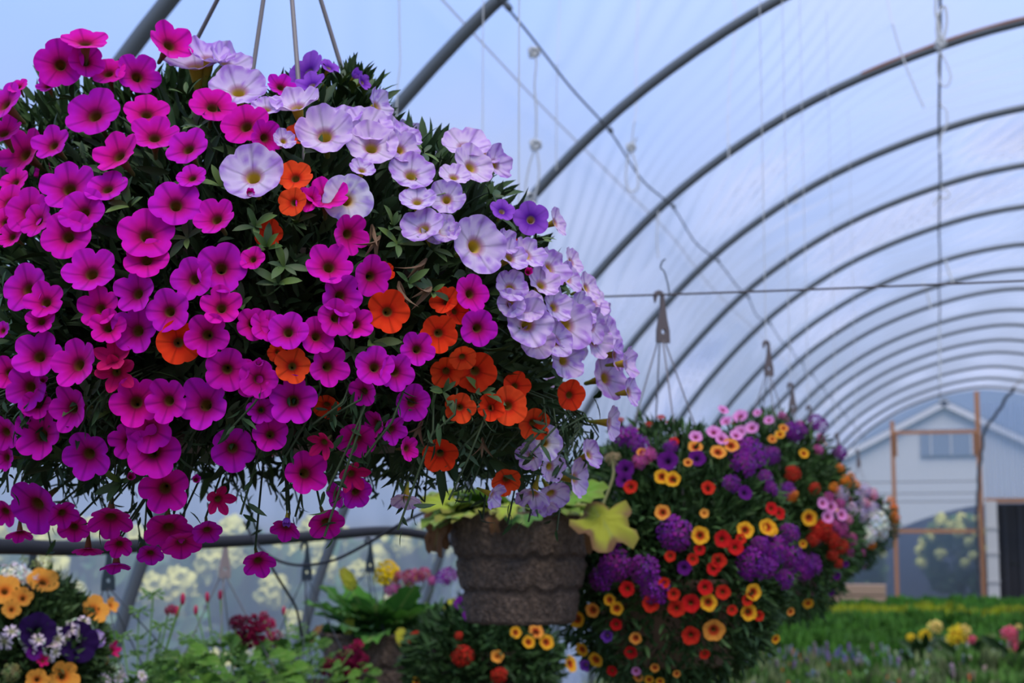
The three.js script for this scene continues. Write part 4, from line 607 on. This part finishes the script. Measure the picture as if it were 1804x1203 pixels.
{
  const r = rngOf(41), z = 3.64, rim = atZ(668, 1112, z), R = pixels(z, 112), h = 0.2, base = rim.clone().setY(rim.y - h);
  const t = thing('fibre_pot_plant', 'fibre pot of broad-leaved primroses with a clear yellow head', 'potted plant', base, 'fibre pots');
  mesh('pot', fibrePot(R, h), fibreMat, t); mesh('soil', new THREE.CylinderGeometry(R * 0.9, R * 0.9, 0.01, 24).translate(0, h * 0.92, 0), soil, t);
  const loc = (a, b, zz) => atZ(a, b, zz).sub(base), hk = loc(650, 1008, z);
  hanger(t, hk.y, R * 0.95, h, 0.9, hookDark, cableDark, 0.0013, 0.45, hk.x);
  const A = broadLeaf({ col: [0.06, 0.20, 0.022], edge: [0.09, 0.26, 0.03], width: 0.62, lobes: 9, deep: 0.05, seed: 21, droop: 0.35, cup: 0.25 }), B = broadLeaf({ col: [0.04, 0.14, 0.02], edge: [0.06, 0.18, 0.025], width: 0.58, lobes: 9, deep: 0.05, seed: 22, droop: 0.3, cup: 0.2 }), Yl = broadLeaf({ col: [0.45, 0.42, 0.03], edge: [0.36, 0.38, 0.03], width: 0.6, lobes: 7, deep: 0.06, seed: 23, droop: 0.5, brown: 0.4 }), Br = broadLeaf({ col: [0.3, 0.15, 0.06], edge: [0.24, 0.1, 0.04], width: 0.5, lobes: 5, deep: 0.2, seed: 24, droop: 0.8, brown: 1 });
  for (let i = 0; i < 46; i++) { const a = r() * 6.283, el = 0.15 + 1.15 * r(); setLeaf(t, r() < 0.55 ? A : B, V(Math.cos(a) * R * 0.35, h * 0.95, Math.sin(a) * R * 0.35), V(Math.cos(a) * Math.cos(el), Math.sin(el), Math.sin(a) * Math.cos(el)), V(Math.cos(a) * -0.4, 1, Math.sin(a) * -0.4), 0.11 + 0.065 * r()); }
  for (const [a, b, s, g, dx, dy] of [[780, 1070, 0.06, Yl, 0.4, 0.3], [705, 1105, 0.05, Yl, 0.2, -0.4], [620, 1085, 0.05, Yl, -0.1, -0.6], [570, 1100, 0.05, Br, -0.5, -0.4], [760, 1100, 0.04, Br, 0.5, 0.1], [735, 1110, 0.045, Br, 0.1, -0.9], [625, 1040, 0.06, Yl, -0.2, 0.7]]) setLeaf(t, g, loc(a, b, z - R * 0.8), V(dx, dy, 0.5), V(0, 0.6, 0.7), s, g === Br ? 'withered brown leaf' : 'yellowed leaf');
  for (const [k, a, b, s] of [['yv', 678, 1003, 54], ['hv', 725, 1012, 38], ['hv', 745, 1008, 30], ['gv', 690, 1032, 38], ['gv', 712, 1050, 22], ['hv', 700, 1012, 26], ['gv', 760, 1020, 22], ['cv', 715, 1025, 26]]) {
    const p = atZ(a, b, z + 0.02), o = addFlower(t, k, p, pixels(z, s), V(0.05, 0.6, 0.75).normalize(), r() * 6, r);
    const g = tube([p.clone().add(V(0, -0.005, 0)), p.clone().add(V(0, -0.04, 0)), base.clone().add(V((p.x - base.x) * 0.4, h, 0))], 0.002, 6, 5); o.updateMatrix(); g.applyMatrix4(new THREE.Matrix4().multiplyMatrices(new THREE.Matrix4().makeTranslation(base), o.matrix).invert()); mesh('stem', g, stemMat, o);
  }
}

// ------------------------------------------------------------------ geranium baskets on the side pipe
{
  const roundLeaf = [[0.05, 0.15, 0.018], [0.085, 0.21, 0.025], [0.035, 0.10, 0.015]].map((c, i) => broadLeaf({ col: c, edge: mix3(c, [0.2, 0.36, 0.06], 0.4), width: 1.05, lobes: 9, deep: 0.12, seed: 50 + i, droop: 0.25, cup: 0.3 }));
  const budGeo = new THREE.SphereGeometry(1, 8, 6).scale(0.55, 1.3, 0.55), greenBud = std(lin(0.16, 0.32, 0.06), 0.7), redBud = std(lin(0.42, 0.008, 0.06), 0.7);
  const specs = [
    { px: 245, py: 1165, z: 2.52, rx: 0.11, label: 'geranium basket with pale green bud clusters, first along the side pipe', hook: [187, 1040], hm: hookDark, stalks: [[270, 1045, 'b'], [245, 1075, 'b'], [298, 1072, 'd', 24], [322, 1055, 'r'], [312, 1078, 'r'], [215, 1120, 'b'], [285, 1100, 'b'], [200, 1145, 'r']] },
    { px: 400, py: 1165, z: 2.89, rx: 0.12, label: 'geranium basket with dark maroon heads on a beige hanger, second along the side pipe', hook: [393, 1018], hm: std(lin(0.30, 0.25, 0.24), 0.6), stalks: [[365, 1052, 'r'], [388, 1048, 'r'], [345, 1075, 'r'], [440, 1105, 'mv', 62], [415, 1095, 'mv', 34], [362, 1130, 'b'], [330, 1120, 'b'], [395, 1120, 'b'], [410, 1150, 'b']] },
    { px: 542, py: 1165, z: 3.26, rx: 0.12, label: 'geranium basket with crimson buds and a large maroon head, third along the side pipe', hook: [538, 1022], hm: hookDark, stalks: [[500, 1076, 'R'], [462, 1085, 'dv', 24], [470, 1100, 'dv', 30], [482, 1122, 'dv', 34], [610, 1165, 'mv', 70], [628, 1135, 'dv', 26], [575, 1172, 'mv', 34], [525, 1105, 'b'], [545, 1120, 'b'], [515, 1150, 'b'], [560, 1140, 'b'], [505, 1165, 'b']] },
  ];
  specs.forEach((g, i) => {
    const r = rngOf(500 + i), top = atZ(g.px, g.py, g.z), base = top.clone().add(V(0, -0.2, 0)), loc = (a, b, dz = 0) => atZ(a, b, g.z + dz).sub(base);
    const t = thing('geranium_basket', g.label, 'hanging basket', base, 'baskets hung on the side pipe');
    mesh('pot', plainPot(0.115, 0.085, 0.15), std(lin(0.05, 0.035, 0.03), 0.8), t); mesh('soil', new THREE.CylinderGeometry(0.1, 0.1, 0.01, 20).translate(0, 0.128, 0), soil, t);
    const hk = loc(...g.hook); hanger(t, hk.y, 0.115, 0.15, 0.9, g.hm, i === 1 ? wireTaupe : cableDark, 0.0013, 0.3, hk.x);
    for (let k = 0; k < 170; k++) { const a = r() * 6.283, q = Math.sqrt(r()), p = V(Math.cos(a) * 0.15 * q, 0.12 + 0.115 * r() * (1.15 - 0.7 * q * q), Math.sin(a) * 0.15 * q); setLeaf(t, roundLeaf[Math.floor(r() * 3)], p, V(Math.cos(a), 0.3 + 0.8 * r() - 0.4 * q, Math.sin(a)), V(Math.cos(a) * 0.3 + (r() - 0.5), 1, Math.sin(a) * 0.3 + 0.4 + (r() - 0.5)), 0.02 + 0.022 * r()); }
    for (const [a, b, kind, s = 20] of g.stalks) {
      const p = loc(a, b, -0.03 + 0.06 * r()), foot = V(p.x * 0.35, 0.14, p.z * 0.3), st = mesh('stalk', tube([foot, foot.clone().lerp(p, 0.55).add(V(0.006 * (r() - 0.5), 0, 0)), p], 0.0016, 8, 6), greenBud, t); st.userData.label = 'upright pale green flower stalk';
      if (HEADS[kind]) { addFlower(t, kind, p.clone().add(base), pixels(g.z, s), V((r() - 0.5) * 0.5, 0.4, 0.9).normalize(), r() * 6, r); continue; }
      if (kind === 'd') { addFlower(t, 'dv', p.clone().add(base), pixels(g.z, s), V(0, 0.5, 0.8).normalize(), 1, r); continue; }
      const n = kind === 'b' ? 13 : 1, buds = []; for (let q = 0; q < n; q++) { const an = q * 2.4, e = n === 1 ? V(0, 1, 0) : V(Math.cos(an), 0.5 - 1.3 * (q / n), Math.sin(an)).normalize(), L = n === 1 ? 0 : 0.012 + 0.01 * r(), c = p.clone().addScaledVector(e, L); const gg = budGeo.clone().scale(kind === 'b' ? 0.0042 : 0.0085, kind === 'b' ? 0.0042 : 0.0085, kind === 'b' ? 0.0042 : 0.0085); gg.applyQuaternion(new THREE.Quaternion().setFromUnitVectors(V(0, 1, 0), e)).translate(c.x, c.y, c.z); buds.push(gg); if (n > 1) buds.push(rod(p, c, 0.0008, 4)); }
      const bm = mesh(kind === 'b' ? 'bud_cluster' : 'bud', mergeGeometries(buds), kind === 'b' ? greenBud : redBud, t); bm.userData.label = kind === 'b' ? 'nodding cluster of pale green buds' : 'single crimson bud';
    }
  });
}

// ------------------------------------------------------------------ bed of plants on the floor
{
  const r = rngOf(808), tuft = [];
  for (let q = 0; q < 9; q++) { const l = leafGeo(0.3, 0.3, 3, 0.04); l.scale(1, 0.8 + 0.4 * r(), 1).rotateX(0.3 + 0.6 * r()).rotateY(q * 0.7); tuft.push(l); }
  const tg = mergeGeometries(tuft);
  const bed = (name, label, n, spot, size, toneOf) => { const m = new THREE.InstancedMesh(tg, leafMat, n), o = new THREE.Object3D(), c = new THREE.Color(); for (let i = 0; i < n; i++) { const p = spot(); o.position.copy(p); o.rotation.set((r() - 0.5) * 0.5, r() * 6.28, (r() - 0.5) * 0.5); o.scale.setScalar(size * (0.7 + 0.6 * r())); o.updateMatrix(); m.setMatrixAt(i, o.matrix); m.setColorAt(i, c.setRGB(...toneOf())); } m.name = numbered(name); m.userData = { label, category: 'plants', kind: 'stuff' }; shade(m); scene.add(m); };
  const k = () => 0.6 + 0.8 * r(), area = (x0, x1, z0, z1, hgt) => () => { const x = x0 + (x1 - x0) * r(), z = z0 + (z1 - z0) * r(); return V(x, Math.max(0.02, hgt * (0.55 + 0.45 * r()) * (0.8 + 0.4 * noise.noise(x * 1.3, z * 1.3, 1))), -z); };
  bed('bedding_foliage', 'low dark green bedding plants covering the floor', 9000, area(-2.5, 2.6, 12, 20.5, 0.36), 0.16, () => { const q = k(); return [0.055 * q, 0.16 * q, 0.015 * q]; });
  bed('bedding_foliage', 'strip of lime yellow bedding plants before the end wall', 2600, area(-2.3, 2.2, 20.5, 23.5, 0.3), 0.14, () => { const q = k(); return [0.28 * q, 0.32 * q, 0.012 * q]; });
  bed('bedding_foliage', 'green bedding plants at the foot of the end wall', 2600, area(-2.3, 1.9, 23.5, 28.2, 0.2), 0.15, () => { const q = k(); return [0.055 * q, 0.18 * q, 0.015 * q]; });
  bed('bedding_foliage', 'taller loose greenery nearest in the bed', 7000, area(-2.2, 2.2, 7.5, 12, 0.5), 0.15, () => { const q = k(); return r() < 0.5 ? [0.075 * q, 0.17 * q, 0.025 * q] : [0.13 * q, 0.17 * q, 0.06 * q]; });
  const spike = []; for (let q = 0; q < 14; q++) spike.push(new THREE.IcosahedronGeometry(0.07, 0).translate(Math.cos(q * 2.4) * 0.05, 0.35 + q * 0.045, Math.sin(q * 2.4) * 0.05)); spike.push(new THREE.CylinderGeometry(0.012, 0.012, 0.9, 5).translate(0, 0.0, 0).toNonIndexed());
  const sg = mergeGeometries(spike.map((g) => { const x = g.index ? g.toNonIndexed() : g; return x; }));
  const spikes = (label, n, spot, col, size) => { const m = new THREE.InstancedMesh(sg, std(0xffffff, 0.8), n), o = new THREE.Object3D(), c = new THREE.Color(); for (let i = 0; i < n; i++) { o.position.copy(spot()); o.rotation.set((r() - 0.5) * 0.4, r() * 6, (r() - 0.5) * 0.4); o.scale.setScalar(size * (0.7 + 0.6 * r())); o.updateMatrix(); m.setMatrixAt(i, o.matrix); m.setColorAt(i, c.setRGB(...col.map((v) => v * k()))); } m.name = numbered('flower_spikes'); m.userData = { label, category: 'flowers', kind: 'stuff' }; shade(m); scene.add(m); };
  spikes('hazy blue-violet flower spikes standing in the near part of the bed', 620, area(-2.0, -0.2, 9.5, 13.5, 0.56), [0.17, 0.15, 0.26], 0.1);
  spikes('sparse orange-red flower spikes in the near part of the bed', 150, area(-1.4, 1.2, 9.5, 12.5, 0.58), [0.55, 0.13, 0.04], 0.08);
  spikes('pale grey-green flower spikes in the middle of the bed', 200, area(-0.7, 0.7, 10.5, 14, 0.55), [0.3, 0.33, 0.24], 0.12);
  // tall single plants whose heads stand out
  const big = (col, eyeCol, seed) => headGeo({ col, eyeCol, seed, n: 14, fr: 0.55, w: 0.3, dome: 0.6, notched: 0 });
  const yel = big([0.82, 0.62, 0.03], [0.7, 0.4, 0.02], 71), cream = big([0.8, 0.66, 0.2], [0.7, 0.5, 0.05], 72), pink = big([0.72, 0.12, 0.2], [0.6, 0.1, 0.1], 73);
  const plant = (heads, z, label) => {
    const mid = heads.reduce((s, h) => s + h[0], 0) / heads.length, p0 = atZ(mid, 1150, z), base = V(p0.x, 0, -z), t = thing('flowering_plant', label, 'plant', base, 'tall flowers in the bed');
    for (const [a, b, s, g] of heads) { const p = atZ(a, b, z).sub(base); mesh('stem', tube([V(0, 0, 0), V(p.x * 0.6, p.y * 0.6, 0.02), p], 0.008, 8, 6), stemMat, t); const h = mesh('flower_head', g, petalMat, t); h.position.copy(p); h.scale.setScalar(pixels(z, s) / 2); orient(h, V(0.1, 0.5, 0.8).normalize(), a); }
    for (let q = 0; q < 26; q++) { const a = r() * 6.283, y = 0.12 + r() * 0.5; const o = mesh('leaf', LEAF_PART, LEAF_TONES[Math.floor(r() * 4)], t); o.position.set(Math.cos(a) * 0.04, y, Math.sin(a) * 0.04); o.scale.setScalar(0.16 + 0.08 * r()); o.quaternion.setFromUnitVectors(V(0, 1, 0), V(Math.cos(a), 0.5, Math.sin(a)).normalize()); }
  };
  plant([[1605, 1122, 16, yel], [1631, 1118, 24, yel], [1648, 1102, 26, cream]], 12.5, 'tall plant with three yellow heads, beside the larger yellow cluster');
  plant([[1690, 1114, 36, yel], [1680, 1124, 26, yel], [1700, 1108, 22, cream], [1713, 1125, 17, pink]], 12.2, 'tall plant with the large yellow cluster and one pink bloom');
  plant([[1780, 1114, 30, pink], [1790, 1135, 22, pink], [1783, 1144, 16, cream], [1795, 1103, 11, cream]], 12, 'tall plant with bright pink blooms before the white jamb');
  solo('wooden_crate', mergeGeometries([0, 1, 2].map((q) => box(1.0, 0.16, 0.5, 0, 0.1 + q * 0.18, 0))).translate(atZ(1508, 1060, 27).x, 0.0, -27), paleWood, 'tan wooden crate at the foot of the end wall', 'crate');
}

renderer.render(scene, camera);
